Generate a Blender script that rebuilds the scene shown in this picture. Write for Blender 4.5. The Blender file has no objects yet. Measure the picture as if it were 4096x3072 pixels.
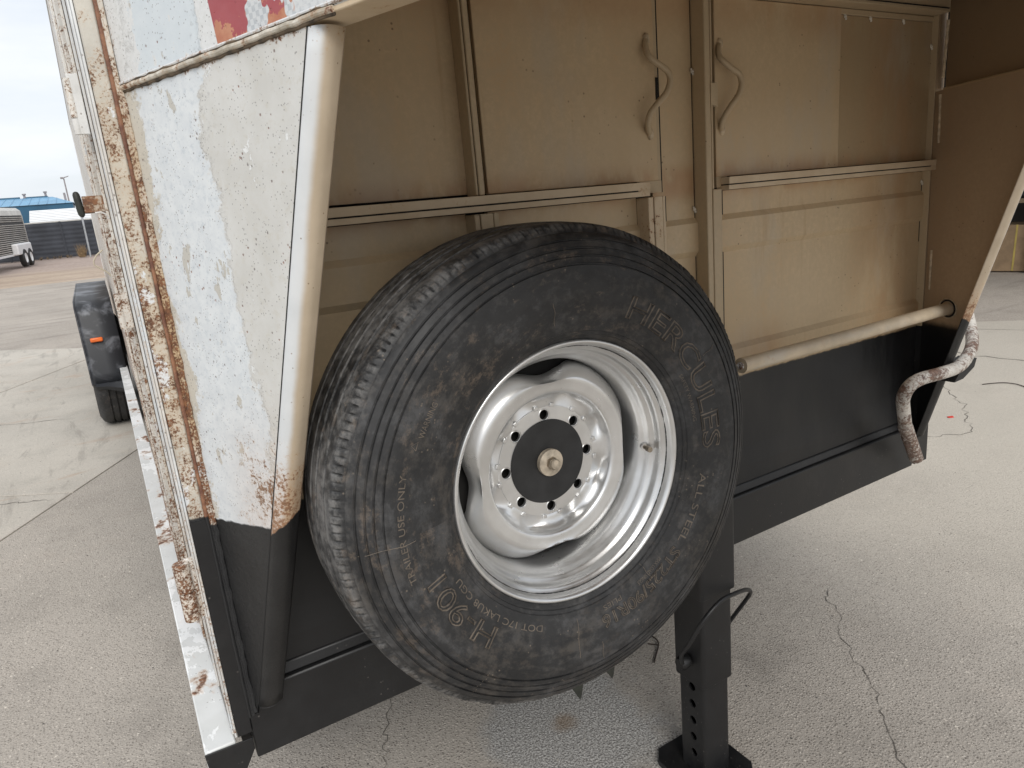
import bpy, bmesh, math, random
from mathutils import Matrix, Vector, Euler
random.seed(7)
sc = bpy.context.scene
COL = sc.collection
PI = math.pi
R = math.radians

# ------------------------------------------------------------------ camera, sky, sun, exposure
H = 1.46                                   # camera height above the ground
U = .8795                                  # scale of everything but the big trailer about the camera's ground point
TILT = R(1.75)                             # the trailer stands nose-up on its jack
cam_d = bpy.data.cameras.new('camera')
cam = bpy.data.objects.new('camera', cam_d); COL.objects.link(cam)
cam_d.sensor_width = 36; cam_d.lens = 24.31; cam_d.clip_start = .02; cam_d.clip_end = 2000
YAW, PIT, ROL = 0.515670265, 0.248664067, 0.0936731152
fwd = Vector((math.sin(YAW)*math.cos(PIT), math.cos(YAW)*math.cos(PIT), -math.sin(PIT)))
rgt = Vector((math.cos(YAW), -math.sin(YAW), 0)); dwn = fwd.cross(rgt)
r2 = math.cos(ROL)*rgt + math.sin(ROL)*dwn; d2 = -math.sin(ROL)*rgt + math.cos(ROL)*dwn
TM = Matrix.Translation((0, 0, H)) @ Matrix.Rotation(-TILT, 4, 'X')      # trailer axes -> world
cm = Matrix(((r2.x, -d2.x, -fwd.x, 0), (r2.y, -d2.y, -fwd.y, 0), (r2.z, -d2.z, -fwd.z, 0), (0, 0, 0, 1)))
cam.matrix_world = TM @ cm
sc.camera = cam

SUN_EL, SUN_AZ = R(42), R(192)             # azimuth from +Y clockwise (towards +X)
world = bpy.data.worlds.new('World'); sc.world = world; world.use_nodes = True
wn = world.node_tree.nodes; wl = world.node_tree.links
wn.clear()
wo = wn.new('ShaderNodeOutputWorld'); bg = wn.new('ShaderNodeBackground')
sky = wn.new('ShaderNodeTexSky'); sky.sky_type = 'NISHITA'; sky.sun_disc = False
sky.sun_elevation = SUN_EL; sky.sun_rotation = SUN_AZ; sky.air_density = 1.0; sky.dust_density = 2.0
geo = wn.new('ShaderNodeTexCoord')
mp = wn.new('ShaderNodeMapping'); mp.inputs['Scale'].default_value = (1.2, 1.2, 4.5)
cn = wn.new('ShaderNodeTexNoise'); cn.inputs['Scale'].default_value = 1.6; cn.inputs['Detail'].default_value = 6; cn.inputs['Roughness'].default_value = .55
cr = wn.new('ShaderNodeValToRGB')
cr.color_ramp.elements[0].position = .30; cr.color_ramp.elements[0].color = (.72, .72, .72, 1)
cr.color_ramp.elements[1].position = .62; cr.color_ramp.elements[1].color = (1, 1, 1, 1)
cc = wn.new('ShaderNodeValToRGB')          # cloud deck radiance (before the background strength)
cc.color_ramp.elements[0].position = .30; cc.color_ramp.elements[0].color = (8.1, 8.65, 9.3, 1)
cc.color_ramp.elements[1].position = .72; cc.color_ramp.elements[1].color = (9.3, 9.5, 9.8, 1)
mx = wn.new('ShaderNodeMix'); mx.data_type = 'RGBA'
wl.new(geo.outputs['Generated'], mp.inputs['Vector']); wl.new(mp.outputs[0], cn.inputs['Vector'])
wl.new(cn.outputs['Fac'], cr.inputs[0]); wl.new(cn.outputs['Fac'], cc.inputs[0])
wl.new(cr.outputs[0], mx.inputs['Factor']); wl.new(sky.outputs[0], mx.inputs['A']); wl.new(cc.outputs[0], mx.inputs['B'])
wl.new(mx.outputs['Result'], bg.inputs['Color']); bg.inputs['Strength'].default_value = .079
wl.new(bg.outputs[0], wo.inputs['Surface'])

sun_d = bpy.data.lights.new('sun', 'SUN'); sun_d.energy = 1.5; sun_d.angle = R(35); sun_d.color = (1, .97, .92)
sun = bpy.data.objects.new('sun', sun_d); COL.objects.link(sun)
sv = Vector((math.sin(SUN_AZ)*math.cos(SUN_EL), math.cos(SUN_AZ)*math.cos(SUN_EL), math.sin(SUN_EL)))
sun.rotation_euler = sv.to_track_quat('Z', 'Y').to_euler(); sun.location = (0, 0, 30)
vs = sc.view_settings
vs.view_transform = 'Standard'; vs.look = 'None'; vs.gamma = 1; vs.exposure = .50; vs.use_curve_mapping = False
sc.cycles.max_bounces = 8; sc.cycles.diffuse_bounces = 5; sc.cycles.glossy_bounces = 4

# ------------------------------------------------------------------ node helper
class N:
    def __init__(s, name):
        s.m = bpy.data.materials.new(name); s.m.use_nodes = True
        s.nt = s.m.node_tree; s.n = s.nt.nodes; s.l = s.nt.links
        s.b = s.n['Principled BSDF']
    def put(s, sock, v):
        if v is None: return
        if hasattr(v, 'is_output'): s.l.new(v, sock)
        elif isinstance(v, (tuple, list)):
            t = tuple(v)
            if sock.type == 'RGBA' and len(t) == 3: t = t + (1,)
            sock.default_value = t
        else:
            if sock.type == 'RGBA': v = (v, v, v, 1)
            elif sock.type == 'VECTOR': v = (v, v, v)
            sock.default_value = v
    def new(s, t): return s.n.new(t)
    def obj(s, off=(0, 0, 0)):
        o = s.new('ShaderNodeTexCoord').outputs['Object']
        return s.vm('ADD', o, tuple(off)) if any(off) else o
    def gen(s): return s.new('ShaderNodeTexCoord').outputs['Generated']
    def uv(s): return s.new('ShaderNodeTexCoord').outputs['UV']
    def pos(s): return s.new('ShaderNodeNewGeometry').outputs['Position']
    def vm(s, op, a, b=None):
        x = s.new('ShaderNodeVectorMath'); x.operation = op; s.put(x.inputs[0], a); s.put(x.inputs[1], b)
        return x.outputs['Value'] if op in ('LENGTH', 'DOT_PRODUCT', 'DISTANCE') else x.outputs[0]
    def scale(s, v, xyz): return s.vm('MULTIPLY', v, xyz)
    def sep(s, v):
        x = s.new('ShaderNodeSeparateXYZ'); s.put(x.inputs[0], v); return x.outputs
    def comb(s, x=0, y=0, z=0):
        c = s.new('ShaderNodeCombineXYZ'); s.put(c.inputs[0], x); s.put(c.inputs[1], y); s.put(c.inputs[2], z); return c.outputs[0]
    def ma(s, op, a, b=None, c=None, cl=False):
        x = s.new('ShaderNodeMath'); x.operation = op; x.use_clamp = cl
        s.put(x.inputs[0], a); s.put(x.inputs[1], b); s.put(x.inputs[2], c); return x.outputs[0]
    def noise(s, v, sc_=5, det=4, rough=.55, dist=0, col=False):
        x = s.new('ShaderNodeTexNoise'); s.put(x.inputs['Vector'], v); x.inputs['Scale'].default_value = sc_
        x.inputs['Detail'].default_value = det; x.inputs['Roughness'].default_value = rough; x.inputs['Distortion'].default_value = dist
        return x.outputs['Color' if col else 'Fac']
    def vor(s, v, sc_=5, feat='F1', rnd=1, out='Distance'):
        x = s.new('ShaderNodeTexVoronoi'); s.put(x.inputs['Vector'], v); x.feature = feat
        x.inputs['Scale'].default_value = sc_; x.inputs['Randomness'].default_value = rnd
        return x.outputs[out]
    def ss(s, v, a, b, lo=0, hi=1, kind='SMOOTHSTEP'):
        x = s.new('ShaderNodeMapRange'); x.interpolation_type = kind
        s.put(x.inputs['Value'], v); s.put(x.inputs['From Min'], a); s.put(x.inputs['From Max'], b)
        s.put(x.inputs['To Min'], lo); s.put(x.inputs['To Max'], hi); return x.outputs[0]
    def ramp(s, f, st, interp='LINEAR'):
        x = s.new('ShaderNodeValToRGB'); e = x.color_ramp; e.interpolation = interp
        while len(e.elements) < len(st): e.elements.new(.5)
        for el, (p, c) in zip(e.elements, st):
            el.position = p; c = (c, c, c) if not isinstance(c, (tuple, list)) else c; el.color = (*c, 1)
        s.put(x.inputs[0], f); return x.outputs[0]
    def curve(s, f, pts, lo, hi):          # piecewise-linear value of f (f from lo to hi)
        g = s.ss(f, lo, hi, kind='LINEAR'); vmin = min(p[1] for p in pts); vmax = max(p[1] for p in pts)
        rr = s.ramp(g, [((p[0]-lo)/(hi-lo), (p[1]-vmin)/(vmax-vmin+1e-9)) for p in pts])
        return s.ss(rr, 0, 1, vmin, vmax, kind='LINEAR')
    def mix(s, f, a, b, bt='MIX'):
        x = s.new('ShaderNodeMix'); x.data_type = 'RGBA'; x.blend_type = bt
        s.put(x.inputs['Factor'], f); s.put(x.inputs['A'], a); s.put(x.inputs['B'], b); return x.outputs['Result']
    def bump(s, h, st=.3, d=.01, nrm=None):
        x = s.new('ShaderNodeBump'); x.inputs['Strength'].default_value = st; x.inputs['Distance'].default_value = d
        s.put(x.inputs['Height'], h); s.put(x.inputs['Normal'], nrm); return x.outputs[0]
    def fin(s, col, rough=.6, metal=0, nrm=None, spec=None, **kw):
        s.put(s.b.inputs['Base Color'], col); s.put(s.b.inputs['Roughness'], rough); s.put(s.b.inputs['Metallic'], metal)
        if nrm is not None: s.put(s.b.inputs['Normal'], nrm)
        if spec is not None: s.put(s.b.inputs['Specular IOR Level'], spec)
        for k, v in kw.items(): s.put(s.b.inputs[k], v)
        return s.m
    def rustcol(s, v):
        n = s.noise(v, 110, 5, .7)
        return s.ramp(n, [(.28, (.050, .021, .012)), (.44, (.115, .047, .022)), (.60, (.22, .092, .038)), (.80, (.38, .19, .085))])

BASE = (1.06, 1.13, -1.6)                  # base of the big trailer, in trailer axes
MAT = {}
def simple(name, col, rough=.6, metal=0, var=.15, sc_=8, spec=None):
    k = N(name); v = k.obj()
    n = k.noise(v, sc_, 5)
    c = k.mix(k.ss(n, .3, .7), tuple(x*(1-var) for x in col), tuple(min(1, x*(1+var)) for x in col))
    MAT[name] = k.fin(c, rough, metal, spec=spec); return MAT[name]

def rust_spots(k, v, col, amt, size=40, soft=.04):
    """scatter rust pits: amt is a socket/float 0..1 for how much rust"""
    n = k.ma('ADD', k.ma('MULTIPLY', k.noise(v, size, 8, .74), .68), k.ma('MULTIPLY', k.noise(v, size*.22, 4, .55), .32))
    thr = k.ss(amt, 0, 1, .74, .34, kind='LINEAR')
    m = k.ss(n, k.ma('SUBTRACT', thr, soft), k.ma('ADD', thr, soft))
    halo = k.ss(n, k.ma('SUBTRACT', thr, soft*3.2), k.ma('ADD', thr, soft))
    c = k.mix(k.ma('MULTIPLY', halo, .55), col, (.50, .30, .15))
    return k.mix(m, c, k.rustcol(v)), m

def pits(k, v, sc_, thr, dens=.5):
    """tiny chips: voronoi dots, only where a second noise allows"""
    d = k.vor(v, sc_); g = k.noise(v, sc_*.16, 2)
    return k.ma('MULTIPLY', k.ss(d, thr, thr*.55), k.ss(g, dens, dens+.08))

# ---- tan paint of the bulkhead, with the black kick paint at the bottom
def tan_paint(name, kick=None, base=(.66, .505, .315), warm=.55, kick_soft=.004, stains=False):
    k = N(name); v = k.obj(BASE); p = k.sep(v)
    n1 = k.noise(v, 2.6, 5, .6); n2 = k.noise(k.scale(v, (1, 1, .35)), 7, 5, .65); n3 = k.noise(v, 90, 4, .7)
    c = k.mix(k.ss(n1, .32, .68), tuple(x*.86 for x in base), tuple(x*1.12 for x in base))
    c = k.mix(k.ma('MULTIPLY', k.ma('MAXIMUM', k.ss(n2, .50, .72), k.ma('MULTIPLY', k.ss(k.noise(k.scale(v, (1.6, 1, .45)), 2.4, 4, .6), .52, .68), .8)), warm), c, tuple(x*f for x, f in zip(base, (.90, .68, .50))))        # rust film
    c = k.mix(k.ma('MULTIPLY', k.ss(k.noise(k.vm('ADD', v, (7, 3, 1)), 4.2, 5, .6), .52, .72), .5), c, tuple(x*f for x, f in zip(base, (.94, .99, 1.12))))  # dust
    c = k.mix(k.ma('MULTIPLY', k.ss(n3, .35, .75), .35), tuple(x*.8 for x in base), c)
    if stains:                              # rust that bled along the rails and the right-hand edge
        w = k.noise(k.scale(v, (1.2, 1, .5)), 8, 6, .68); w2 = k.noise(v, 3.1, 4)
        a1 = k.ma('MULTIPLY', k.ss(k.ma('ABSOLUTE', k.ma('SUBTRACT', p[2], .018)), .055, .012), k.ss(k.ma('ADD', w, k.ma('MULTIPLY', w2, .5)), .58, .80))
        a2 = k.ma('MULTIPLY', k.ma('MULTIPLY', k.ss(p[0], 1.66, 1.86), k.ss(p[0], 2.03, 1.93)), k.ss(w, .36, .60))
        a3 = k.ma('MULTIPLY', k.ss(p[2], .28, .37), k.ss(k.ma('ADD', w, w2), .9, 1.15))
        a4 = k.ma('MULTIPLY', k.ma('MULTIPLY', k.ss(p[2], -.30, -.40), k.ss(p[2], -.46, -.42)), k.ss(w2, .42, .62))
        am = k.ma('MAXIMUM', k.ma('MAXIMUM', k.ma('MULTIPLY', a1, .85), k.ma('MULTIPLY', a2, .60)), k.ma('MAXIMUM', k.ma('MULTIPLY', a3, .55), k.ma('MULTIPLY', a4, .5)))
        c = k.mix(am, c, k.mix(k.ss(w, .35, .65), (.36, .20, .095), (.46, .29, .16)))
        cool = k.ma('MULTIPLY', k.ss(k.noise(k.scale(k.vm('ADD', v, (4, 1, 8)), (1.4, 1, .6)), 3.4, 5, .6), .54, .70), .42)
        c = k.mix(cool, c, (.47, .42, .34))
    # dark freckles
    f = pits(k, v, 60, .15, .55)
    c = k.mix(k.ma('MULTIPLY', f, .7), c, (.13, .08, .045))
    drip = k.ma('MULTIPLY', k.ss(k.noise(k.scale(v, (16, 1, 1.1)), 3, 5, .6), .56, .74), k.ss(k.noise(v, 2.2, 3), .42, .62))
    c = k.mix(k.ma('MULTIPLY', drip, .35), c, tuple(x*q for x, q in zip(base, (.62, .52, .44))))
    blot = k.ss(k.noise(k.vm('ADD', v, (1, 6, 2)), 15, 7, .72), .60, .68); c = k.mix(k.ma('MULTIPLY', blot, .22), c, tuple(x*.68 for x in base))
    scr = k.ss(k.noise(k.scale(v, (6, 6, 60)), 3, 4, .6, 1.5), .70, .74)
    c = k.mix(k.ma('MULTIPLY', scr, .18), c, tuple(min(.8, x*1.3) for x in base))
    rg = k.ss(n2, .3, .7, .42, .62)
    bh = k.ma('ADD', k.ma('MULTIPLY', n3, .25), k.ma('ADD', k.noise(v, 9, 3), k.ma('MULTIPLY', k.noise(v, 2.6, 2), 5)))
    if kick is not None:
        e = k.ma('ADD', p[2], k.ma('MULTIPLY', k.ma('SUBTRACT', k.noise(v, 45, 3), .5), .012))
        m = k.ss(e, kick+kick_soft, kick-kick_soft)
        blk = k.mix(k.ss(n2, .4, .7), (.006, .006, .0066), (.0105, .0105, .011))
        c = k.mix(m, c, blk); rg = k.ma('ADD', rg, k.ma('MULTIPLY', m, -.02))
    MAT[name] = k.fin(c, rg, 0, k.bump(bh, .12, .006)); return MAT[name]
tan_paint('tan_paint', kick=-.447, warm=.85, stains=True)
tan_paint('tan_lap', base=(.50, .375, .225), warm=.9, stains=True)
tan_paint('tan_rail', base=(.58, .455, .295), warm=.6)
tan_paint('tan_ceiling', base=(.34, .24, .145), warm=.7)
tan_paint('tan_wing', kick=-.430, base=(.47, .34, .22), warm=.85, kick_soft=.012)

def rail_rusty():
    k = N('tan_trim_rusty'); v = k.obj(BASE)
    n = k.noise(v, 12, 5)
    c = k.mix(k.ss(n, .35, .65), (.54, .42, .28), (.62, .50, .35))
    c, m = rust_spots(k, v, c, k.ss(k.noise(v, 3.5, 3), .35, .8, .08, .50), 95, .03)
    MAT['tan_trim_rusty'] = k.fin(c, .6, 0, k.bump(m, .3, -.001))
rail_rusty()

def black_paint():
    k = N('black_paint'); v = k.obj(BASE)
    n = k.noise(v, 6, 5, .65); f = k.noise(v, 160, 3, .7)
    c = k.mix(k.ss(n, .35, .7), (.0065, .0065, .0072), (.0130, .0130, .0135))
    d = k.ma('MULTIPLY', k.ss(k.noise(k.scale(v, (1, 1, .5)), 3.5, 8, .75), .50, .75), .55)
    c = k.mix(k.ma('MULTIPLY', d, .85), c, (.040, .037, .034))
    c = k.mix(k.ma('MULTIPLY', pits(k, v, 70, .14, .50), .7), c, (.11, .10, .09))
    scr = k.ss(k.noise(k.scale(v, (5, 5, 50)), 4, 4, .6, 1.2), .69, .73); c = k.mix(k.ma('MULTIPLY', scr, .25), c, (.07, .068, .065))
    MAT['black_paint'] = k.fin(c, k.ss(n, .3, .7, .40, .56), 0, k.bump(k.ma('ADD', f, k.ma('MULTIPLY', n, 2)), .14, .002))
black_paint()

# ---- peeling paint of the side wing and the gooseneck side: UV = (metres along, trailer z)
def peeling(name, tape=True, kick=True):
    k = N(name); uv = k.uv(); v = k.obj(BASE); s_ = k.sep(uv); u, z = s_[0], s_[1]
    nA = k.noise(uv, 9, 6, .62); nB = k.noise(uv, 34, 6, .68); nC = k.noise(uv, 120, 4, .7)
    wob = k.ma('ADD', k.ma('MULTIPLY', k.ma('SUBTRACT', k.noise(uv, 6.5, 10, .76), .5), .17), k.ma('MULTIPLY', k.ma('SUBTRACT', k.noise(uv, 30, 8, .78), .5), .085))
    uL = k.curve(z, [(-.8, .0), (-.43, .004), (-.34, .006), (-.21, .028), (-.08, .021), (0, .008), (.075, .028), (.20, .040)], -.8, .215)
    uR = k.curve(z, [(-.8, .20), (-.29, .196), (-.165, .190), (-.067, .188), (.016, .180), (.117, .174), (.20, .187)], -.8, .215)
    uu = k.ma('ADD', u, wob)
    inL = k.ss(k.ma('SUBTRACT', uu, uL), -.0012, .0012); inR = k.ss(k.ma('SUBTRACT', uR, uu), -.0012, .0012)
    patch = k.ma('MULTIPLY', inL, inR)
    lift = k.ss(k.ma('MULTIPLY', k.ss(k.ma('SUBTRACT', uu, uL), -.012, .004), k.ss(k.ma('SUBTRACT', uR, uu), -.014, .004)), .05, .95)
    up = k.ss(z, .209, .211)                 # the gooseneck side, above the trim
    patch_up = k.ma('MULTIPLY', k.ss(k.ma('ADD', u, wob), .050, .053), k.ss(k.ma('ADD', u, k.ma('MULTIPLY', wob, .35)), .205, .200))
    flk = k.ss(k.ma('ADD', k.ma('MULTIPLY', k.noise(k.scale(uv, (1.7, .6, 1)), 14, 6, .6), .8), k.ma('MULTIPLY', nB, .2)), .57, .575)
    # colours
    greige = k.mix(k.ss(nA, .3, .7), (.56, .55, .515), (.65, .645, .62))
    left = (.58, .545, .47)
    beige = k.mix(k.ss(u, .05, .10), left, greige)
    beige = k.mix(k.ma('MULTIPLY', k.ss(k.noise(uv, 75, 5, .75), .50, .70), .55), beige, (.54, .51, .44))
    white = k.mix(k.ss(nB, .35, .65), (.635, .665, .685), (.71, .735, .745))
    white = k.mix(k.ma('MULTIPLY', k.ss(k.noise(uv, 95, 5, .75), .50, .66), .70), white, (.51, .555, .59))
    c = k.mix(patch, beige, white)
    blue = k.mix(k.ss(nB, .3, .7), (.585, .635, .665), (.645, .69, .715))
    cu = k.mix(k.ma('MULTIPLY', patch_up, k.ma('SUBTRACT', 1, flk)), k.mix(k.ss(nC, .4, .7), (.70, .705, .70), (.63, .635, .62)), blue)
    c = k.mix(up, c, cu)
    # pale rim of the lifted paint
    rim = k.ma('MULTIPLY', k.ma('SUBTRACT', lift, patch, cl=True), k.ma('SUBTRACT', 1, up))
    c = k.mix(k.ma('MULTIPLY', k.ma('MULTIPLY', rim, k.ss(nB, .42, .55)), .85), c, (.80, .80, .78))
    # loose flakes in the beige
    fl = k.ss(k.ma('ADD', k.ma('MULTIPLY', k.noise(k.scale(uv, (1.8, .75, 1)), 11, 6, .66), .75), k.ma('MULTIPLY', nB, .25)), .598, .603)
    c = k.mix(k.ma('MULTIPLY', fl, .9), c, k.mix(patch, (.78, .79, .78), (.50, .475, .42)))
    # chips and pits
    p1 = pits(k, uv, 85, .17, .50); p2 = pits(k, k.vm('ADD', uv, (3, 1, 0)), 210, .24, .43)
    c = k.mix(k.ma('MULTIPLY', p2, .75), c, (.20, .19, .18))
    c = k.mix(k.ma('MULTIPLY', p1, .75), c, k.mix(k.ss(nA, .45, .55), (.17, .15, .14), (.27, .10, .045)))
    # rust: grows towards the bottom and along the trim
    low = k.ma('MULTIPLY', k.ss(z, -.17, -.43), k.ss(u, .015, .15))
    band = k.ma('MULTIPLY', k.ss(k.ma('ABSOLUTE', k.ma('SUBTRACT', z, .203)), .020, .004), .62)
    amt = k.ma('MAXIMUM', k.ma('MULTIPLY', low, k.ss(nA, .3, .65, .25, .80)), k.ma('MULTIPLY', band, k.ss(nB, .35, .6)))
    amt = k.ma('MAXIMUM', amt, k.ma('MULTIPLY', k.ss(u, .014, .0), .38))
    amt = k.ma('MAXIMUM', amt, k.ma('MULTIPLY', k.ss(k.noise(uv, 5, 3), .60, .72), .13))
    c, rm = rust_spots(k, uv, c, amt, 165, .03)
    c = k.mix(k.ma('MULTIPLY', low, .30), c, (.52, .33, .20))
    if tape:                                # worn reflective tape on the gooseneck side
        wl_ = k.ma('ADD', k.ma('MULTIPLY', k.noise(uv, 30, 5, .6), .8), k.ma('MULTIPLY', nC, .2))
        lx = k.ma('SUBTRACT', u, k.ma('MULTIPLY', k.ma('SUBTRACT', z, .21), -.10))
        t_in = k.ma('MULTIPLY', k.ss(lx, .2392, .2402), k.ma('MULTIPLY', k.ss(z, .2085, .2095), k.ss(z, .2715, .2705)))
        red = k.ma('MULTIPLY', t_in, k.ss(lx, .3912, .3902))
        chk = k.new('ShaderNodeTexChecker'); k.put(chk.inputs['Vector'], k.vm('ADD', uv, (.002, .001, .0005))); chk.inputs['Scale'].default_value = 165
        k.put(chk.inputs['Color1'], (.58, .60, .61)); k.put(chk.inputs['Color2'], (.44, .465, .485))
        chk2 = k.mix(k.ss(nB, .45, .62), chk.outputs['Color'], (.63, .64, .64))
        orange = k.mix(k.ss(nB, .35, .65), (.43, .15, .075), (.52, .24, .14))
        rd = k.mix(k.ss(nA, .3, .7), (.33, .058, .068), (.39, .082, .090))
        wear = k.ma('ADD', wl_, k.ss(z, .252, .206, -.10, .14, kind='LINEAR'))
        worn = k.ss(wear, .53, .545)
        bare = k.ma('MULTIPLY', k.ss(k.noise(k.scale(uv, (1.4, .8, 1)), 19, 3, .5), .565, .575), k.ss(lx, .25, .26))
        tc = k.mix(bare, k.mix(worn, rd, orange), chk2)
        c = k.mix(t_in, c, chk2); c = k.mix(red, c, tc)
    hgt = k.ma('ADD', k.ma('ADD', k.ma('MULTIPLY', lift, -.45), k.ma('MULTIPLY', fl, .6)), k.ma('ADD', k.ma('MULTIPLY', rm, .7), k.ma('MULTIPLY', p1, -1)))
    rg = k.ss(nB, .3, .7, .38, .58)
    if kick:                                # black chassis paint, its edge climbing towards the rear
        edge = k.ma('ADD', k.ma('ADD', -.432, k.ma('MULTIPLY', u, .10)), k.ma('MULTIPLY', k.ma('SUBTRACT', nB, .5), .012))
        m = k.ss(k.ma('SUBTRACT', z, edge), .002, -.002)
        bn = k.noise(v, 7, 5)
        c = k.mix(m, c, k.mix(k.ss(bn, .35, .7), (.0095, .0095, .010), (.0175, .0175, .0175)))
        hgt = k.mix(m, hgt, k.noise(v, 90, 3)); rg = k.mix(m, rg, .5)
    MAT[name] = k.fin(c, rg, 0, k.bump(hgt, .6, .0022))
peeling('peeling_paint')

# front bend of the wing: white paint, its shading to tan round the bend painted in, rust at the foot
def bend_paint():
    k = N('bend_paint'); v = k.obj(BASE); z = k.sep(v)[2]; uv = k.uv(); t = k.sep(uv)[0]
    n = k.noise(v, 14, 5)
    white = k.mix(k.ss(n, .3, .7), (.615, .635, .645), (.685, .70, .705))
    tan = k.mix(k.ss(n, .3, .7), (.47, .385, .28), (.55, .455, .34))
    e = k.ma('ADD', t, k.ma('MULTIPLY', k.ma('SUBTRACT', k.noise(v, 16, 4), .5), .14))
    c = k.mix(k.ss(e, .40, .62), white, tan)
    p1 = pits(k, v, 120, .16, .50)
    c = k.mix(k.ma('MULTIPLY', p1, .7), c, (.19, .12, .07))
    amt = k.ma('MAXIMUM', k.ss(z, -.19, -.42, .0, .66), k.ss(z, .13, .21, .0, .40))
    amt = k.ma('MAXIMUM', amt, .05)
    c, rm = rust_spots(k, v, c, amt, 210, .035)
    c = k.mix(k.ma('MULTIPLY', k.ss(z, -.26, -.42), .38), c, (.50, .31, .19))
    edge = k.ma('ADD', k.ma('MULTIPLY', t, .035), k.ma('ADD', -.428, k.ma('MULTIPLY', k.ma('SUBTRACT', k.noise(v, 60, 3), .5), .014)))
    m = k.ss(k.ma('SUBTRACT', z, edge), .002, -.002)
    c = k.mix(m, c, k.mix(k.ss(n, .35, .7), (.0095, .0095, .010), (.017, .017, .017)))
    MAT['bend_paint'] = k.fin(c, .45, 0, k.bump(k.ma('ADD', rm, k.ma('MULTIPLY', k.noise(v, 120, 3), .5)), .25, .001))
bend_paint()

def post_rust(name, lo, hi, kick=None, base=(.50, .475, .42), size=46):
    """white/cream paint eaten by rust; lo/hi = rust amount at top / bottom"""
    k = N(name); v = k.obj(BASE); z = k.sep(v)[2]
    n = k.noise(v, 16, 5); nb = k.noise(k.scale(v, (1, 1, .45)), 9, 5, .6)
    c = k.mix(k.ss(n, .3, .7), tuple(x*.9 for x in base), tuple(min(.85, x*1.12) for x in base))
    st = k.ma('MULTIPLY', k.ss(nb, .36, .58), k.ss(z, .32, .05, .35, 1.0))
    c = k.mix(k.ma('MULTIPLY', st, .75 if hi > .6 else .25), c, (.43, .29, .13))            # ochre film
    wp = k.ss(k.ma('ADD', k.noise(k.scale(v, (1, 1, .6)), 13, 6, .65), k.ma('MULTIPLY', n, .1)), .635, .645)
    c = k.mix(wp, c, (.62, .64, .65))
    amt = k.ma('ADD', k.ss(z, .35, -.55, lo, hi, kind='LINEAR'), k.ma('MULTIPLY', k.ma('SUBTRACT', k.noise(v, 6, 3), .5), .5))
    c, rm = rust_spots(k, v, c, amt, size, .03)
    p = pits(k, v, 90, .2, .45); c = k.mix(k.ma('MULTIPLY', p, .6), c, (.14, .10, .08))
    if kick is not None:
        m = k.ss(k.ma('ADD', z, k.ma('MULTIPLY', k.ma('SUBTRACT', n, .5), .012)), kick+.002, kick-.002)
        c = k.mix(m, c, k.mix(k.ss(n, .35, .7), (.011, .011, .012), (.02, .02, .02)))
    MAT[name] = k.fin(c, .62, 0, k.bump(k.ma('ADD', k.ma('MULTIPLY', rm, 1.0), k.ma('MULTIPLY', k.noise(v, 70, 5, .7), .8)), .5, .002))
post_rust('rusty_post', .38, .60, kick=-.425, size=230)
post_rust('rusty_seam', .46, .74, kick=-.44, base=(.56, .53, .48), size=300)
post_rust('white_side', .10, .42, base=(.66, .67, .67), size=220)
post_rust('white_rough', .38, .56, base=(.68, .67, .64), size=260)
post_rust('hinge_rust', .50, .60, base=(.68, .66, .62), size=260)
post_rust('latch_rust', .60, .60, base=(.40, .37, .34), size=90)

def sill_paint():
    k = N('sill_paint'); v = k.obj(BASE); y = k.sep(v)[1]
    n = k.noise(v, 12, 5); n2 = k.noise(v, 30, 6, .65)
    c = k.mix(k.ss(n, .3, .7), (.60, .61, .60), (.67, .68, .675))
    zone = k.ma('MULTIPLY', k.ss(k.noise(k.scale(v, (1.2, .7, 1)), 7.5, 5, .65), .52, .535), k.ss(n2, .36, .42))
    c = k.mix(zone, c, (.80, .81, .81))
    amt = k.ma('MULTIPLY', k.ss(k.noise(k.scale(v, (1.3, .7, 1)), 9, 4, .6), .54, .66), .70)
    c, rm = rust_spots(k, v, c, amt, 26, .05)
    p = pits(k, v, 120, .2, .52); c = k.mix(k.ma('MULTIPLY', p, .7), c, (.16, .14, .12))
    MAT['sill_paint'] = k.fin(c, .5, 0, k.bump(k.ma('ADD', rm, zone), .3, .001))
sill_paint()

def pipe_paint(name, base, rusty):
    k = N(name); v = k.obj(BASE)
    n = k.noise(v, 18, 5)
    c = k.mix(k.ss(n, .3, .7), tuple(x*.88 for x in base), tuple(x*1.12 for x in base))
    if rusty:
        z = k.sep(v)[2]
        big = k.noise(v, 11, 4, .6); w = k.ss(k.ma('ADD', k.ma('MULTIPLY', k.noise(v, 120, 8, .78), .55), k.ma('MULTIPLY', big, .50)), .50, .575)
        w = k.ma('MAXIMUM', w, k.ma('MULTIPLY', k.ss(z, -.66, -.72), k.ss(k.noise(v, 95, 6, .75), .42, .52)))      # the sleeve is the rustiest
        c = k.mix(w, c, k.ramp(k.noise(v, 70, 5, .7), [(.35, (.085, .050, .038)), (.55, (.17, .10, .072)), (.75, (.29, .185, .135))]))
        c = k.mix(k.ma('MULTIPLY', k.ss(k.noise(v, 38, 5, .65), .5, .7), .4), c, (.42, .32, .25))
    else:
        c = k.mix(k.ma('MULTIPLY', k.ss(k.noise(k.scale(v, (.4, 1, 1)), 16, 5), .5, .7), .5), c, (.52, .48, .42))
        c, _ = rust_spots(k, v, c, .20, 70, .04)
    MAT[name] = k.fin(c, .5, 0, k.bump(k.noise(v, 90, 4), .25, .001))
pipe_paint('tan_pipe', (.58, .475, .34), False)
pipe_paint('rusty_pipe', (.58, .55, .50), True)

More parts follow.
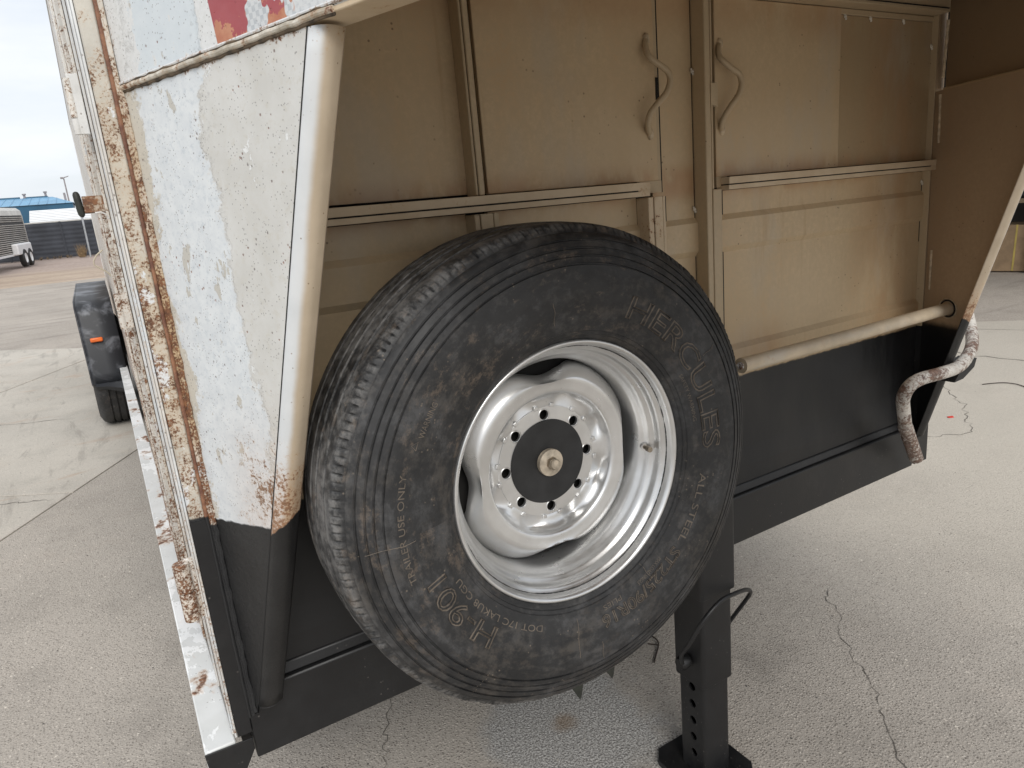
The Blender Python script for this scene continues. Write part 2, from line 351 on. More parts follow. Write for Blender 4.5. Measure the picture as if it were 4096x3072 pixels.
# ---- tyre rubber (object origin = wheel centre, axis Y)
def rubber(name, dusty=1.0, letter=False, shoulder=True):
    k = N(name); v = k.obj(); p = k.sep(v)
    r = k.ma('SQRT', k.ma('ADD', k.ma('MULTIPLY', p[0], p[0]), k.ma('MULTIPLY', p[2], p[2])))
    th = k.ma('ARCTAN2', p[2], p[0])
    pol = k.comb(k.ma('MULTIPLY', th, .30), k.ma('MULTIPLY', r, 2.6), p[1])     # streaks run round the tyre
    n1 = k.noise(v, 7, 6, .65); n2 = k.noise(pol, 13, 7, .72); n3 = k.noise(v, 60, 5, .7); n4 = k.noise(v, 190, 3, .7)
    c = k.mix(k.ss(n1, .35, .65), (.0105, .0107, .0115), (.0225, .0226, .0235))
    d = k.ma('MULTIPLY', k.ss(k.ma('ADD', k.ma('MULTIPLY', n2, .62), k.ma('MULTIPLY', n3, .38)), .45, .63), .36*dusty)
    c = k.mix(d, c, k.mix(k.ss(n1, .4, .6), (.125, .108, .090), (.135, .135, .138)))
    ur = k.ss(k.ma('SUBTRACT', p[2], p[0]), -.15, .35, .25, 1.0)          # the mud sits mostly on the upper left of the sidewall
    b = k.ma('MULTIPLY', k.ma('MULTIPLY', k.ss(k.ma('ADD', k.ma('MULTIPLY', k.noise(pol, 14, 6, .75), .5), k.ma('MULTIPLY', k.noise(v, 55, 7, .8), .5)), .52, .62), ur), .34*dusty)
    c = k.mix(b, c, (.22, .165, .12))                                            # brown dried mud
    if shoulder:                                                                  # grey chalky tread and shoulder
        s = k.ss(r, .372, .392)
        g = k.ss(k.ma('ADD', k.ma('MULTIPLY', n3, .55), k.ma('MULTIPLY', n2, .45)), .40, .62)
        lf = k.ss(p[0], .15, -.20, .35, 1.0)
        pt = k.ss(k.new('ShaderNodeNewGeometry').outputs['Pointiness'], .46, .53)
        c = k.mix(k.ma('MULTIPLY', k.ma('MULTIPLY', k.ma('MULTIPLY', s, g), pt), k.ma('MULTIPLY', lf, .62)), c, (.23, .222, .212))
    sp = pits(k, v, 110, .2, .55); c = k.mix(k.ma('MULTIPLY', sp, .4), c, (.25, .20, .15))
    rg = k.ss(n2, .3, .7, .52, .78)
    if letter: c = k.mix(k.ss(n3, .2, .7, .3, .85), c, (.175, .142, .110))
    MAT[name] = k.fin(c, rg, 0, k.bump(k.ma('ADD', k.ma('ADD', n3, k.ma('MULTIPLY', n4, .4)), k.ma('MULTIPLY', k.noise(pol, 22, 5), .8)), .28, .0014))
rubber('rubber'); rubber('rubber_letter', letter=True); rubber('far_rubber', .8, shoulder=False)

def silver():
    k = N('silver_paint'); v = k.obj(); p = k.sep(v)
    n = k.noise(v, 26, 5, .6); g = k.noise(v, 260, 3, .8); n2 = k.noise(v, 9, 4)
    c = k.mix(k.ss(n2, .35, .65), (.62, .618, .61), (.74, .74, .735))
    c = k.mix(k.ma('MULTIPLY', k.ss(n, .55, .75), .22), c, (.56, .55, .53))
    dr = pits(k, v, 150, .22, .56)
    c = k.mix(k.ma('MULTIPLY', dr, .35), c, (.92, .92, .92))
    dd = pits(k, k.vm('ADD', v, (2, 5, 1)), 120, .17, .60); c = k.mix(k.ma('MULTIPLY', dd, .3), c, (.20, .19, .18))
    MAT['silver_paint'] = k.fin(c, k.ss(n, .3, .7, .27, .38), .86, k.bump(k.ma('ADD', k.ma('MULTIPLY', g, .12), k.ma('MULTIPLY', dr, .3)), .08, .0006))
silver()

def concrete(name, base, agg, sc_=1.0, dirt=.5):
    k = N(name); v = k.pos()
    n1 = k.noise(v, .7, 5, .6); n2 = k.noise(v, 3.2, 6, .65); n3 = k.noise(v, 26, 5, .7)
    c = k.mix(k.ss(n1, .32, .68), tuple(x*.90 for x in base), tuple(x*1.10 for x in base))
    c = k.mix(k.ma('MULTIPLY', k.ss(n2, .5, .72), dirt), c, tuple(x*.72 for x in base))
    c = k.mix(k.ma('MULTIPLY', k.ss(k.noise(k.vm('ADD', v, (9, 2, 0)), 2.1, 5, .65), .55, .75), .26), c, (base[0]*.98, base[1]*.86, base[2]*.77))
    # sand grain and aggregate
    d1 = k.vor(v, 150*sc_); col1 = k.vor(v, 150*sc_, out='Color'); cs = k.sep(col1)
    gm = k.ss(d1, .55, .15)
    c = k.mix(k.ma('MULTIPLY', k.ma('MULTIPLY', gm, k.ss(cs[0], .55, .75)), agg*.85), c, tuple(min(.8, x*1.5) for x in base))
    c = k.mix(k.ma('MULTIPLY', k.ma('MULTIPLY', gm, k.ss(cs[1], .50, .72)), agg*.9), c, (base[0]*.36, base[1]*.34, base[2]*.33))
    c = k.mix(k.ma('MULTIPLY', k.ss(k.noise(v, 170, 4, .8), .46, .62), agg*.62), c, tuple(x*.50 for x in base))
    d2 = k.vor(v, 34); c2 = k.sep(k.vor(v, 34, out='Color'))
    c = k.mix(k.ma('MULTIPLY', k.ma('MULTIPLY', k.ss(d2, .17, .10), k.ss(c2[0], .80, .84)), .9), c, (.66, .60, .52))
    c = k.mix(k.ma('MULTIPLY', k.ma('MULTIPLY', k.ss(d2, .15, .09), k.ss(c2[1], .86, .90)), .9), c, (.07, .065, .06))
    h = k.ma('ADD', k.ma('MULTIPLY', k.ss(d1, .6, .1), 1.0*agg), k.ma('ADD', n3, k.ma('MULTIPLY', k.noise(v, 300, 3), .6)))
    MAT[name] = (k, c, h)
    return k, c, h
k, c, h = concrete('aggregate_concrete', (.445, .402, .352), .95, .95, .62)
pz = k.pos()
oil = k.ss(k.noise(k.vm('ADD', pz, (5, 9, 0)), 1.5, 7, .68), .57, .70)
c = k.mix(k.ma('MULTIPLY', oil, .38), c, (.19, .17, .15))
dusty = k.ss(k.ma('ADD', k.sep(pz)[0], k.ma('MULTIPLY', k.ma('SUBTRACT', k.noise(pz, .9, 4), .5), 1.6)), 1.6, 3.6)      # paler towards the right: sunlight on the open yard painted into the colour
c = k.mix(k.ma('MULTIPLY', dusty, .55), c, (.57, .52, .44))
# a paler washed-out patch under the spare wheel with an ochre stain, and a dark damp patch beside the jack
dp = k.vm('LENGTH', k.scale(k.vm('SUBTRACT', pz, (.99*U, 1.52*U, 0)), (1, .75, 1)))
wob = k.ma('MULTIPLY', k.ma('SUBTRACT', k.noise(pz, 6, 5), .5), .30)
pm = k.ss(k.ma('ADD', dp, wob), .27, .17)
c = k.mix(k.ma('MULTIPLY', pm, .80), c, k.mix(k.ss(k.noise(pz, 190, 3, .7), .42, .58), (.16, .155, .15), (.56, .55, .53)))
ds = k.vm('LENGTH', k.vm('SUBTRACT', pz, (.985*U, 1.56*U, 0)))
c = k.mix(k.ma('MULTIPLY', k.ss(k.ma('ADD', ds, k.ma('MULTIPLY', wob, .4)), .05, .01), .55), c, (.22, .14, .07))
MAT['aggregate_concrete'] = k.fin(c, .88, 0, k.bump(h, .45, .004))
k, c, h = concrete('smooth_concrete', (.50, .462, .405), .5, .9, .55)
pz = k.pos()
st = k.noise(k.scale(k.vm('ADD', pz, (2, 0, 0)), (3.0, .5, 1)), 2.4, 6, .7, 1.2)
c = k.mix(k.ma('MULTIPLY', k.ss(st, .54, .66), .45), c, (.25, .225, .195))
rs = k.noise(k.scale(pz, (.8, 2.2, 1)), 1.3, 6, .7, .8)
c = k.mix(k.ma('MULTIPLY', k.ss(rs, .58, .68), .40), c, (.42, .28, .19))
MAT['smooth_concrete'] = k.fin(c, .85, 0, k.bump(h, .2, .003))
k, c, h = concrete('asphalt', (.42, .372, .322), .6, .5, .5)
st = k.noise(k.scale(k.pos(), (.35, 2.5, 1)), 1.5, 6, .7)
c = k.mix(k.ma('MULTIPLY', k.ss(st, .5, .7), .5), c, (.18, .16, .14))
MAT['asphalt'] = k.fin(c, .9, 0, k.bump(h, .5, .006))
k = N('dirt'); v = k.pos()
n1 = k.noise(k.scale(v, (.35, 1.4, 1)), .8, 6, .65); n2 = k.noise(v, 9, 6, .7)
c = k.mix(k.ss(n1, .35, .65), (.36, .275, .21), (.50, .40, .305)); c = k.mix(k.ma('MULTIPLY', k.ss(n2, .45, .7), .55), c, (.30, .215, .175))
yy = k.sep(v)[1]
c = k.mix(k.ma('MULTIPLY', k.ss(k.ma('ADD', yy, k.ma('MULTIPLY', k.noise(v, .8, 4), 6)), 29, 32.5), .7), c, k.mix(k.ss(n2, .4, .6), (.29, .225, .205), (.44, .355, .32)))
MAT['dirt'] = k.fin(c, .95, 0, k.bump(n2, .7, .05))

k = N('crack_dirt'); n = k.noise(k.pos(), 60, 4); MAT['crack_dirt'] = k.fin(k.mix(k.ss(n, .4, .6), (.09, .08, .07), (.16, .145, .125)), .95)
simple('joint_filler', (.10, .092, .082), .95, 0, .35, 20)
simple('pebble_pale', (.52, .47, .39), .8, 0, .25, 30); simple('pebble_dark', (.075, .068, .064), .8, 0, .3, 30)
simple('dark_void', (.012, .011, .010), .9)
simple('plate_black', (.016, .016, .0165), .55, 0, .35, 22)
simple('bolt_tan', (.47, .40, .31), .5, .1, .3, 60)
k = N('trim_metal'); v = k.obj(BASE); n = k.noise(v, 45, 5, .65)
c = k.mix(k.ss(n, .35, .65), (.36, .32, .25), (.66, .62, .54)); c, m = rust_spots(k, v, c, k.ss(k.noise(v, 9, 3), .35, .7, .15, .55), 130, .04)
MAT['trim_metal'] = k.fin(c, .5, 0, k.bump(n, .4, .002))
k = N('bead_brown'); v = k.obj(BASE); n = k.noise(v, 40, 5, .7); z = k.sep(v)[2]
c = k.mix(k.ss(n, .38, .62), (.13, .055, .035), (.27, .13, .07)); c = k.mix(k.ss(z, -.424, -.427), c, (.014, .014, .0145))
MAT['bead_brown'] = k.fin(c, .6)
simple('grime_shade', (.10, .072, .045), .8, 0, .6, 60)
simple('brass', (.30, .255, .20), .42, .75, .25, 90)
simple('black_rubber', (.016, .018, .014), .55, 0, .4, 40)
simple('cable_black', (.013, .013, .014), .45)
simple('wire_rust', (.04, .028, .022), .7)
simple('strap_cream', (.55, .49, .38), .7)
simple('weld_tan', (.52, .42, .29), .5, 0, .25, 90)
simple('blob_white', (.62, .58, .50), .4)
simple('orange_lens', (.78, .16, .03), .25, 0, .1, 20)
simple('blue_wall', (.018, .085, .155), .6, 0, .18, .6); simple('blue_roof', (.13, .32, .50), .45, 0, .12, .5)
simple('ridge_blue', (.05, .12, .18), .6); simple('white_metal', (.78, .78, .78), .5, 0, .05, 2)
simple('fence_dark', (.036, .040, .050), .75, 0, .3, 1.2); simple('galvanised', (.42, .44, .46), .45, .5, .1, 6)
simple('alu', (.60, .58, .54), .45, .35, .12, 3); simple('alu_dark', (.05, .047, .045), .7)
simple('lamp_grey', (.28, .25, .25), .6); simple('weed', (.22, .15, .08), .9, 0, .3, 12)
simple('shop_wall', (.05, .042, .034), .85, 0, .4, 2); simple('timber', (.36, .27, .17), .8, 0, .2, 12)
simple('cardboard', (.30, .205, .12), .85, 0, .15, 9); simple('cardboard_pale', (.42, .31, .19), .85, 0, .15, 9)
simple('yellow_strap', (.46, .35, .09), .6); simple('label_white', (.75, .75, .75), .6); simple('red_scrap', (.62, .045, .03), .5)
k = N('fender_black'); v = k.obj(BASE); n = k.noise(v, 5, 6, .6, .6); p = k.sep(v)
c = k.mix(k.ma('MULTIPLY', k.ss(n, .48, .66), .85), (.020, .022, .027), (.19, .20, .225))
MAT['fender_black'] = k.fin(c, .5, 0)

# ------------------------------------------------------------------ mesh helper
IN_T = set()                                # objects written in trailer axes
ORG = {}                                    # object -> its origin in the axes the mesh code uses
class MB:
    def __init__(s): s.v = []; s.f = []; s.uvs = {}
    def add(s, vs_, fs, uv=None):
        o = len(s.v); s.v += [tuple(p) for p in vs_]; s.f += [tuple(i+o for i in f) for f in fs]
        if uv:
            for i, q in enumerate(uv): s.uvs[o+i] = q
        return s
    def box(s, x0, x1, y0, y1, z0, z1):
        return s.add([(x0, y0, z0), (x1, y0, z0), (x1, y1, z0), (x0, y1, z0), (x0, y0, z1), (x1, y0, z1), (x1, y1, z1), (x0, y1, z1)],
                     [(3, 2, 1, 0), (4, 5, 6, 7), (0, 1, 5, 4), (1, 2, 6, 5), (2, 3, 7, 6), (3, 0, 4, 7)])
    def prism(s, pts, vec):                 # closed polygon pts (3-D), swept by vec
        n = len(pts); vec = Vector(vec); a = [Vector(p) for p in pts]; b = [p+vec for p in a]
        return s.add(a+b, [tuple(range(n))[::-1], tuple(range(n, 2*n))] + [(i, (i+1) % n, n+(i+1) % n, n+i) for i in range(n)])
    def strip(s, prof, closed=False):       # list of rows of points -> quads
        m = len(prof[0]); o = [p for r_ in prof for p in r_]; fs = []
        for i in range(len(prof)-1):
            for j in range(m if closed else m-1):
                j2 = (j+1) % m
                fs.append((i*m+j, i*m+j2, (i+1)*m+j2, (i+1)*m+j))
        return s.add(o, fs)
    def tube(s, path, rad, n=10, caps=True):
        P = [Vector(p) for p in path]; rows = []; up = None
        for i, p in enumerate(P):
            t = (P[min(i+1, len(P)-1)] - P[max(i-1, 0)]).normalized()
            if up is None: up = t.orthogonal().normalized()
            up = (up - t*up.dot(t)).normalized(); w = t.cross(up)
            r_ = rad[i] if isinstance(rad, (list, tuple)) else rad
            rows.append([p + r_*(math.cos(2*PI*j/n)*up + math.sin(2*PI*j/n)*w) for j in range(n)])
        o = len(s.v); s.strip(rows, True)
        if caps:
            s.f.append(tuple(o+j for j in range(n))[::-1]); s.f.append(tuple(o+(len(P)-1)*n+j for j in range(n)))
        return s
    def cyl(s, a, b, r_, n=20): return s.tube([a, b], r_, n)
    def lathe(s, prof, n=64, fn=None):      # (r, y) round the Y axis through the origin
        rows = []
        for i, (r_, y) in enumerate(prof):
            row = []
            for j in range(n):
                t = 2*PI*j/n; rr, yy = (r_, y) if fn is None else fn(i, j, r_, y, t)
                row.append((rr*math.cos(t), yy, rr*math.sin(t)))
            rows.append(row)
        return s.strip(rows, True)
    def build(s, name, mat, parent=None, bevel=0, ang=35, smooth=True, flip=False, off=None):
        me = bpy.data.meshes.new(name); o0 = Vector(ORG.get(parent, (0, 0, 0))) if off is None else Vector(off)
        k_ = 1 if parent in IN_T else U
        me.from_pydata([tuple((Vector(p)-o0)*k_) for p in s.v], [], s.f); me.update()
        if s.uvs:
            ul = me.uv_layers.new(name='UVMap')
            for lp in me.loops: ul.data[lp.index].uv = s.uvs.get(lp.vertex_index, (0, 0))
        bm = bmesh.new(); bm.from_mesh(me); bmesh.ops.recalc_face_normals(bm, faces=bm.faces)
        if flip: bmesh.ops.reverse_faces(bm, faces=bm.faces)
        bm.to_mesh(me); bm.free()
        if smooth:
            me.polygons.foreach_set('use_smooth', [True]*len(me.polygons)); me.set_sharp_from_angle(angle=R(ang))
        me.materials.append(MAT[mat])
        ob = bpy.data.objects.new(name, me); COL.objects.link(ob)
        if parent: ob.parent = parent
        ORG[ob] = o0
        if parent in IN_T: IN_T.add(ob)
        if bevel:
            b = ob.modifiers.new('bevel', 'BEVEL'); b.width = bevel; b.segments = 2; b.limit_method = 'ANGLE'; b.angle_limit = R(40)
        return ob

def tag(o, label=None, cat=None, group=None, kind=None):
    if label: o['label'] = label
    if cat: o['category'] = cat
    if group: o['group'] = group
    if kind: o['kind'] = kind
    return o
def thing(name, label, cat, base, group=None, trailer=False, rz=0):
    o = bpy.data.objects.new(name, None); COL.objects.link(o); o.empty_display_size = .1
    o.matrix_world = (TM @ Matrix.Translation(base)) if trailer else (Matrix.Translation(Vector(base)*U) @ Matrix.Rotation(rz, 4, 'Z'))
    ORG[o] = Vector(base) if trailer else Vector((0, 0, 0))
    if trailer: IN_T.add(o)
    return tag(o, label, cat, group)
def at(o, x, y, z=0): o.location = Vector((x, y, z))*U
def wall_text(parent, name, txt, size, mat, place, fill='FRONT', depth=.0006, bold=0, xs=1.0):
    """flat lettering mesh; place(x, y, lift) maps text coordinates to the surface"""
    cu = bpy.data.curves.new(name, 'FONT'); cu.body = txt; cu.size = size; cu.align_x = 'CENTER'; cu.fill_mode = fill
    cu.extrude = 0 if fill == 'NONE' else depth; cu.bevel_depth = depth if fill == 'NONE' else 0; cu.resolution_u = 3; cu.bevel_resolution = 0; cu.offset = bold
    t = bpy.data.objects.new(name, cu); COL.objects.link(t)
    dg = bpy.context.evaluated_depsgraph_get(); me = bpy.data.meshes.new_from_object(t.evaluated_get(dg))
    bpy.data.objects.remove(t)
    for v_ in me.vertices: v_.co = Vector(place(v_.co.x*xs, v_.co.y, v_.co.z))
    me.materials.clear(); me.materials.append(MAT[mat]); me.name = name
    o = bpy.data.objects.new(name, me); COL.objects.link(o); o.parent = parent; ORG[o] = ORG.get(parent, Vector())
    return o

# ================================================================== GROUND
e_ = Vector((.537, .843)); e_.normalize(); n_ = Vector((e_.y, -e_.x))
def ab(a, b): return e_*a + n_*b
def clip(poly, p, nn):                      # keep the side where (q-p).nn >= 0
    out = []
    for i in range(len(poly)):
        A, B = poly[i], poly[(i+1) % len(poly)]; da, db = (A-p).dot(nn), (B-p).dot(nn)
        if da >= 0: out.append(A)
        if da*db < 0: out.append(A + (B-A)*(da/(da-db)))
    return out
g = MB().add([(-900, -900, -.036), (900, -900, -.036), (900, 900, -.036), (-900, 900, -.036)], [(0, 1, 2, 3)]).build('ground', 'dirt', smooth=False)
tag(g, kind='structure')
edge_p, edge_d = Vector((-.95, 11.55)), Vector((.73, -.685)).normalized()
edge_n = Vector((-edge_d.y, edge_d.x))      # pointing away from the camera
if edge_n.y < 0: edge_n = -edge_n
asp = [Vector((-60, -4)), Vector((60, -4)), Vector((60, 22.6)), Vector((-60, 26.5))]
rd = MB().add([(q.x, q.y, -.018) for q in asp], [(0, 1, 2, 3)]).build('road', 'asphalt', smooth=False); tag(rd, kind='structure')
yard = bpy.data.objects.new('concrete_yard', None); COL.objects.link(yard); tag(yard, kind='structure'); ORG[yard] = Vector()
def slab(a0, a1, b0, b1, mat):
    q = [ab(a0, b0), ab(a1, b0), ab(a1, b1), ab(a0, b1)]
    q = clip(q, edge_p, -edge_n)
    if len(q) < 3: return
    if mat == 'smooth_concrete': pass
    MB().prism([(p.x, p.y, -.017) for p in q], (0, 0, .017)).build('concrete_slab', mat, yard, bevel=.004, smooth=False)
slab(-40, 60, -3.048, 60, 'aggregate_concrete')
bs = [-3.062, -5.70, -8.35, -11.0, -13.65]
for i in range(4):
    for j in range(-3, 9):
        slab(-9.2+j*3.3+.007, -5.9+j*3.3-.007, bs[i+1]+.008, bs[i]-(.0 if i == 0 else .008), 'smooth_concrete')
jf = MB().add([(ab(-40, -14).x, ab(-40, -14).y, -.012), (ab(60, -14).x, ab(60, -14).y, -.012), (ab(60, -3.0).x, ab(60, -3.0).y, -.012), (ab(-40, -3.0).x, ab(-40, -3.0).y, -.012)], [(0, 1, 2, 3)])
q = clip([Vector(p[:2]) for p in jf.v], edge_p, -edge_n)
MB().add([(p.x, p.y, -.012) for p in q], [tuple(range(len(q)))]).build('joint_filler', 'joint_filler', yard, smooth=False)
def crack(pts, w, jag=.02, sub=10):
    P = []
    for (a, b) in zip(pts[:-1], pts[1:]):
        for t in range(sub):
            f = t/sub; P.append(Vector((a[0]+(b[0]-a[0])*f, a[1]+(b[1]-a[1])*f)) + Vector((random.uniform(-jag, jag), random.uniform(-jag, jag))))
    rows = []
    for i, p in enumerate(P):
        t = (P[min(i+1, len(P)-1)]-P[max(i-1, 0)]).normalized(); nn = Vector((-t.y, t.x))
        ww = w*random.uniform(.35, 1.2)*(1 if 2 < i < len(P)-3 else .3)
        rows.append([(p.x-nn.x*ww, p.y-nn.y*ww, .0022), (p.x+nn.x*ww, p.y+nn.y*ww, .0022)])
    return MB().strip(rows).build('crack', 'crack_dirt', yard, smooth=False)
crack([(2.33, 1.55), (2.20, 1.48), (2.17, 1.40), (2.06, 1.33), (1.965, 1.196), (1.90, 1.09), (1.81, 1.0), (1.663, .855), (1.5, .7)], .0014, .010, 7)
crack([(.60, 2.10), (.558, 1.998), (.49, 1.85), (.436, 1.724), (.40, 1.60)], .0018, .012, 8)
crack([(-3.2, 6.0), (-2.0, 5.55), (-.823, 5.113), (-.509, 4.952)], .004, .012, 14)
crack([(-2.6, 7.7), (-1.2, 7.4), (-.4, 7.0)], .004, .02, 14)
crack([(6.1, 2.9), (5.3, 2.75), (4.9, 2.35), (4.4, 2.05), (3.9, 2.3), (3.3, 2.55)], .0022, .02, 14)
crack([(7.5, 1.4), (6.4, 2.2), (6.2, 3.0), (6.6, 3.6)], .006, .03, 10)
crack([(9.2, 2.0), (7.4, 3.1), (6.6, 4.2)], .004, .03, 10)
# loose grit
def grit(name, mat, n, rng, smin, smax, area):
    mb = MB()
    for i in range(n):
        x, y = area(); s = random.uniform(smin, smax); a = random.uniform(0, PI)
        pts = []
        for kx in range(5):
            t = a + kx*2*PI/5; rr = s*random.uniform(.6, 1)
            pts.append((x+rr*math.cos(t), y+rr*.7*math.sin(t), .0005))
        mb.add(pts + [(x, y, s*random.uniform(.4, .8))], [(kx, (kx+1) % 5, 5) for kx in range(5)])
    o = mb.build(name, mat, yard, smooth=False); o['kind'] = 'stuff'; return o
grit('grit', 'pebble_pale', 900, 0, .0015, .0045, lambda: (random.uniform(-1.6, 6), random.uniform(.3, 6.5)))
grit('grit', 'pebble_dark', 420, 0, .0015, .0050, lambda: (random.uniform(-1.8, 6.5), random.uniform(.3, 9)))

# ================================================================== BIG TRAILER
tr = thing('livestock_trailer', 'peeling white gooseneck livestock trailer with tan front wall and black painted frame', 'trailer', BASE, trailer=True)
CX = 1.0615                                 # centre line of the trailer
XL, XR = .077, 2.046
def mir(p): return (2*CX-p[0], p[1], p[2])
YS = 1.150
# bulkhead sheet with pressed ribs
prof = []
for z0, z1 in ((.395, None), (-.058, -.070), (-.132, -.144), (-.366, -.378), (-.437, -.449), (-.672, -.684), (-.742, None)): prof.append((z0, z1))
zs = [(.395, YS), (-.058, YS), (-.070, YS-.009), (-.131, YS-.009), (-.144, YS), (-.366, YS), (-.378, YS-.009), (-.436, YS-.009), (-.449, YS), (-.640, YS), (-.690, YS-.003), (-.742, YS-.003), (-.756, YS)]
def sheet(name, x0, x1, z_hi, z_lo, mat='tan_paint', dy=0):
    rows = []; pts = [q for q in zs if z_lo < q[0] < z_hi]
    def yat(z):
        for (za, ya), (zb, yb) in zip(zs[:-1], zs[1:]):
            if zb <= z <= za: return ya + (yb-ya)*(za-z)/(za-zb)
        return YS
    pts = [(z_hi, yat(z_hi))] + pts + [(z_lo, yat(z_lo))]
    mb = MB()
    loop = [(x0, y+dy, z) for z, y in pts] + [(x0, YS+.012+dy, z_lo), (x0, YS+.012+dy, z_hi)]
    mb.prism(loop, (x1-x0, 0, 0))
    return mb.build(name, mat, tr, smooth=False)
sheet('bulkhead_panel', .083, .603, .39, .03)
sheet('bulkhead_panel', .083, .588, -.004, -.752)
sheet('bulkhead_panel', .634, .990, -.004, -.752)
sheet('bulkhead_panel', 1.036, 1.160, .39, -.752)
sheet('bulkhead_panel', 1.200, 2.052, -.006, -.752)
# backing behind the gaps
MB().box(.083, 2.055, YS+.014, YS+.02, -.80, .47).build('backing_sheet', 'dark_void', tr, smooth=False)
# doors
d1 = MB().box(.633, 1.043, 1.138, 1.150, .0275, .388).build('tack_door', 'tan_paint', tr, bevel=.0015)
d1['label'] = 'wide flat tan door with curved pull handle at its right'
MB().box(1.0435, 1.0535, 1.141, 1.150, .0275, .388).build('edge_lip', 'tan_rail', d1, bevel=.001)
MB().box(.992, 1.052, 1.1385, 1.149, .003, .0275).build('edge_lip', 'tan_rail', d1, bevel=.001)
d2o = MB().box(1.2125, 1.640, 1.137, 1.150, .0245, .388).build('tack_door', 'tan_paint', tr, bevel=.0015)
d2o['label'] = 'right tan door with lapped seam and rust film'
MB().box(1.2125, 1.2455, 1.137, 1.150, .002, .0245).build('edge_lip', 'tan_rail', d2o, bevel=.001)
MB().box(1.6405, 2.036, 1.1435, 1.150, .0245, .375).build('lap_sheet', 'tan_lap', d2o, bevel=.001)
MB().box(1.6405, 2.036, 1.139, 1.1500, .3755, .388).build('lap_strip', 'tan_rail', d2o, bevel=.001)
def pull(pts, par):
    # smooth the path, stand it off the door between its two feet
    P = [Vector((x, 0, z)) for x, z in pts]; out = []
    for i in range(len(P)-1):
        p0, p1, p2, p3 = P[max(i-1, 0)], P[i], P[i+1], P[min(i+2, len(P)-1)]
        for t in range(6):
            t /= 6; out.append(.5*((2*p1) + (p2-p0)*t + (2*p0-5*p1+4*p2-p3)*t*t + (3*p1-p0-3*p2+p3)*t**3))
    out.append(P[-1]); n = len(out)
    for i, p in enumerate(out):
        f = i/(n-1); p.y = 1.139 - .030*max(0, math.sin(PI*f))**.75; p.x *= p.y/1.11; p.z *= p.y/1.11
    hd = MB().tube(out, .0062, 12).build('handle', 'tan_rail', par)
    for q in (out[0], out[-1]):
        mb = MB(); rows = []
        for t in range(7):
            rr = [.010, .0098, .009, .0075, .005, .002, .0002][t]; yy = 1.1375 - [0, .002, .004, .0055, .0065, .007, .0071][t]
            rows.append([(q.x+rr*math.cos(a*PI/5)*.8, yy, q.z+rr*1.2*math.sin(a*PI/5)) for a in range(10)])
        mb.strip(rows, True).build('weld', 'weld_tan', par)
    return hd
pull([(.996, .291), (.998, .271), (1.008, .258), (1.032, .246), (1.052, .234), (1.058, .217), (1.047, .195), (1.024, .176), (1.002, .156), (.995, .134), (.998, .117)], d1)
pull([(1.196, .289), (1.197, .267), (1.210, .256), (1.233, .243), (1.256, .232), (1.264, .213), (1.254, .190), (1.229, .167), (1.206, .141), (1.199, .119)], d2o)
MB().box(1.0465, 1.0515, 1.1395, 1.1420, .186, .229).build('latch_slot', 'dark_void', d1)
hg = MB().cyl((1.1905, 1.118, .168), (1.1905, 1.118, .216), .0065, 14).build('hinge', 'tan_rail', d2o)
MB().box(1.172, 1.186, 1.1105, 1.113, .170, .214).build('hinge_leaf', 'tan_rail', d2o, bevel=.0008)
# posts
MB().box(.596, .6015, 1.115, 1.150, .026, .39).box(.6015, .613, 1.112, 1.1165, .026, .39).build('door_post', 'tan_rail', tr, bevel=.002)
MB().box(1.157, 1.1735, 1.1125, 1.150, -.60, .39).build('center_post', 'tan_rail', tr, bevel=.0025)
MB().box(1.1765, 1.182, 1.1145, 1.150, -.001, .39).box(1.1765, 1.2035, 1.1135, 1.150, -.60, -.0012).build('center_post', 'tan_rail', tr, bevel=.002)
MB().box(.990, 1.0035, 1.1125, 1.150, -.60, -.005).box(1.0055, 1.028, 1.1115, 1.150, -.60, -.005).box(1.030, 1.0375, 1.1135, 1.150, -.60, -.005).build('door_jamb', 'tan_trim_rusty', tr, bevel=.0015)
st = MB().box(.587, .597, 1.1125, 1.150, -.60, -.006).box(.599, .624, 1.1115, 1.150, -.60, -.006).box(.626, .636, 1.1125, 1.150, -.60, -.006).build('stub_post', 'tan_rail', tr, bevel=.0015)
for (x0, x1, z0, z1, y) in ((1.0590, 1.0640, .003, .388, 1.1494), (1.183, 1.2122, .002, .388, 1.1480), (1.2405, 1.2440, -.44, -.006, 1.1493), (1.0690, 1.0722, -.44, -.006, 1.1493), (2.0342, 2.0363, -.20, -.03, 1.1490), (1.215, 1.2455, -.0005, .0018, 1.1488), (.614, .6328, .028, .388, 1.1485), (1.1553, 1.1568, -.35, .388, 1.1495)):
    MB().box(x0, x1, y, 1.1502, z0, z1).build('shadow_gap', 'dark_void', tr, smooth=False)
# rails: two lips with a slot between, its shade put in as a dark box
def rail(x0, x1, z0, yf):
    MB().box(x0, x1, yf, 1.1495, z0+.0125, z0+.0275).box(x0, x1, yf+.0012, 1.1495, z0, z0+.0100).box(x1-.03, x1, yf+.0006, 1.1494, z0+.0098, z0+.0127).build('rail', 'tan_trim_rusty', tr, bevel=.0009)
    MB().box(x0+.001, x1-.0305, yf+.0022, 1.148, z0+.0098, z0+.0127).build('rail_slot', 'dark_void', tr, smooth=False)
rail(.104, .986, -.0025, 1.100); rail(1.2255, 2.044, -.005, 1.112)
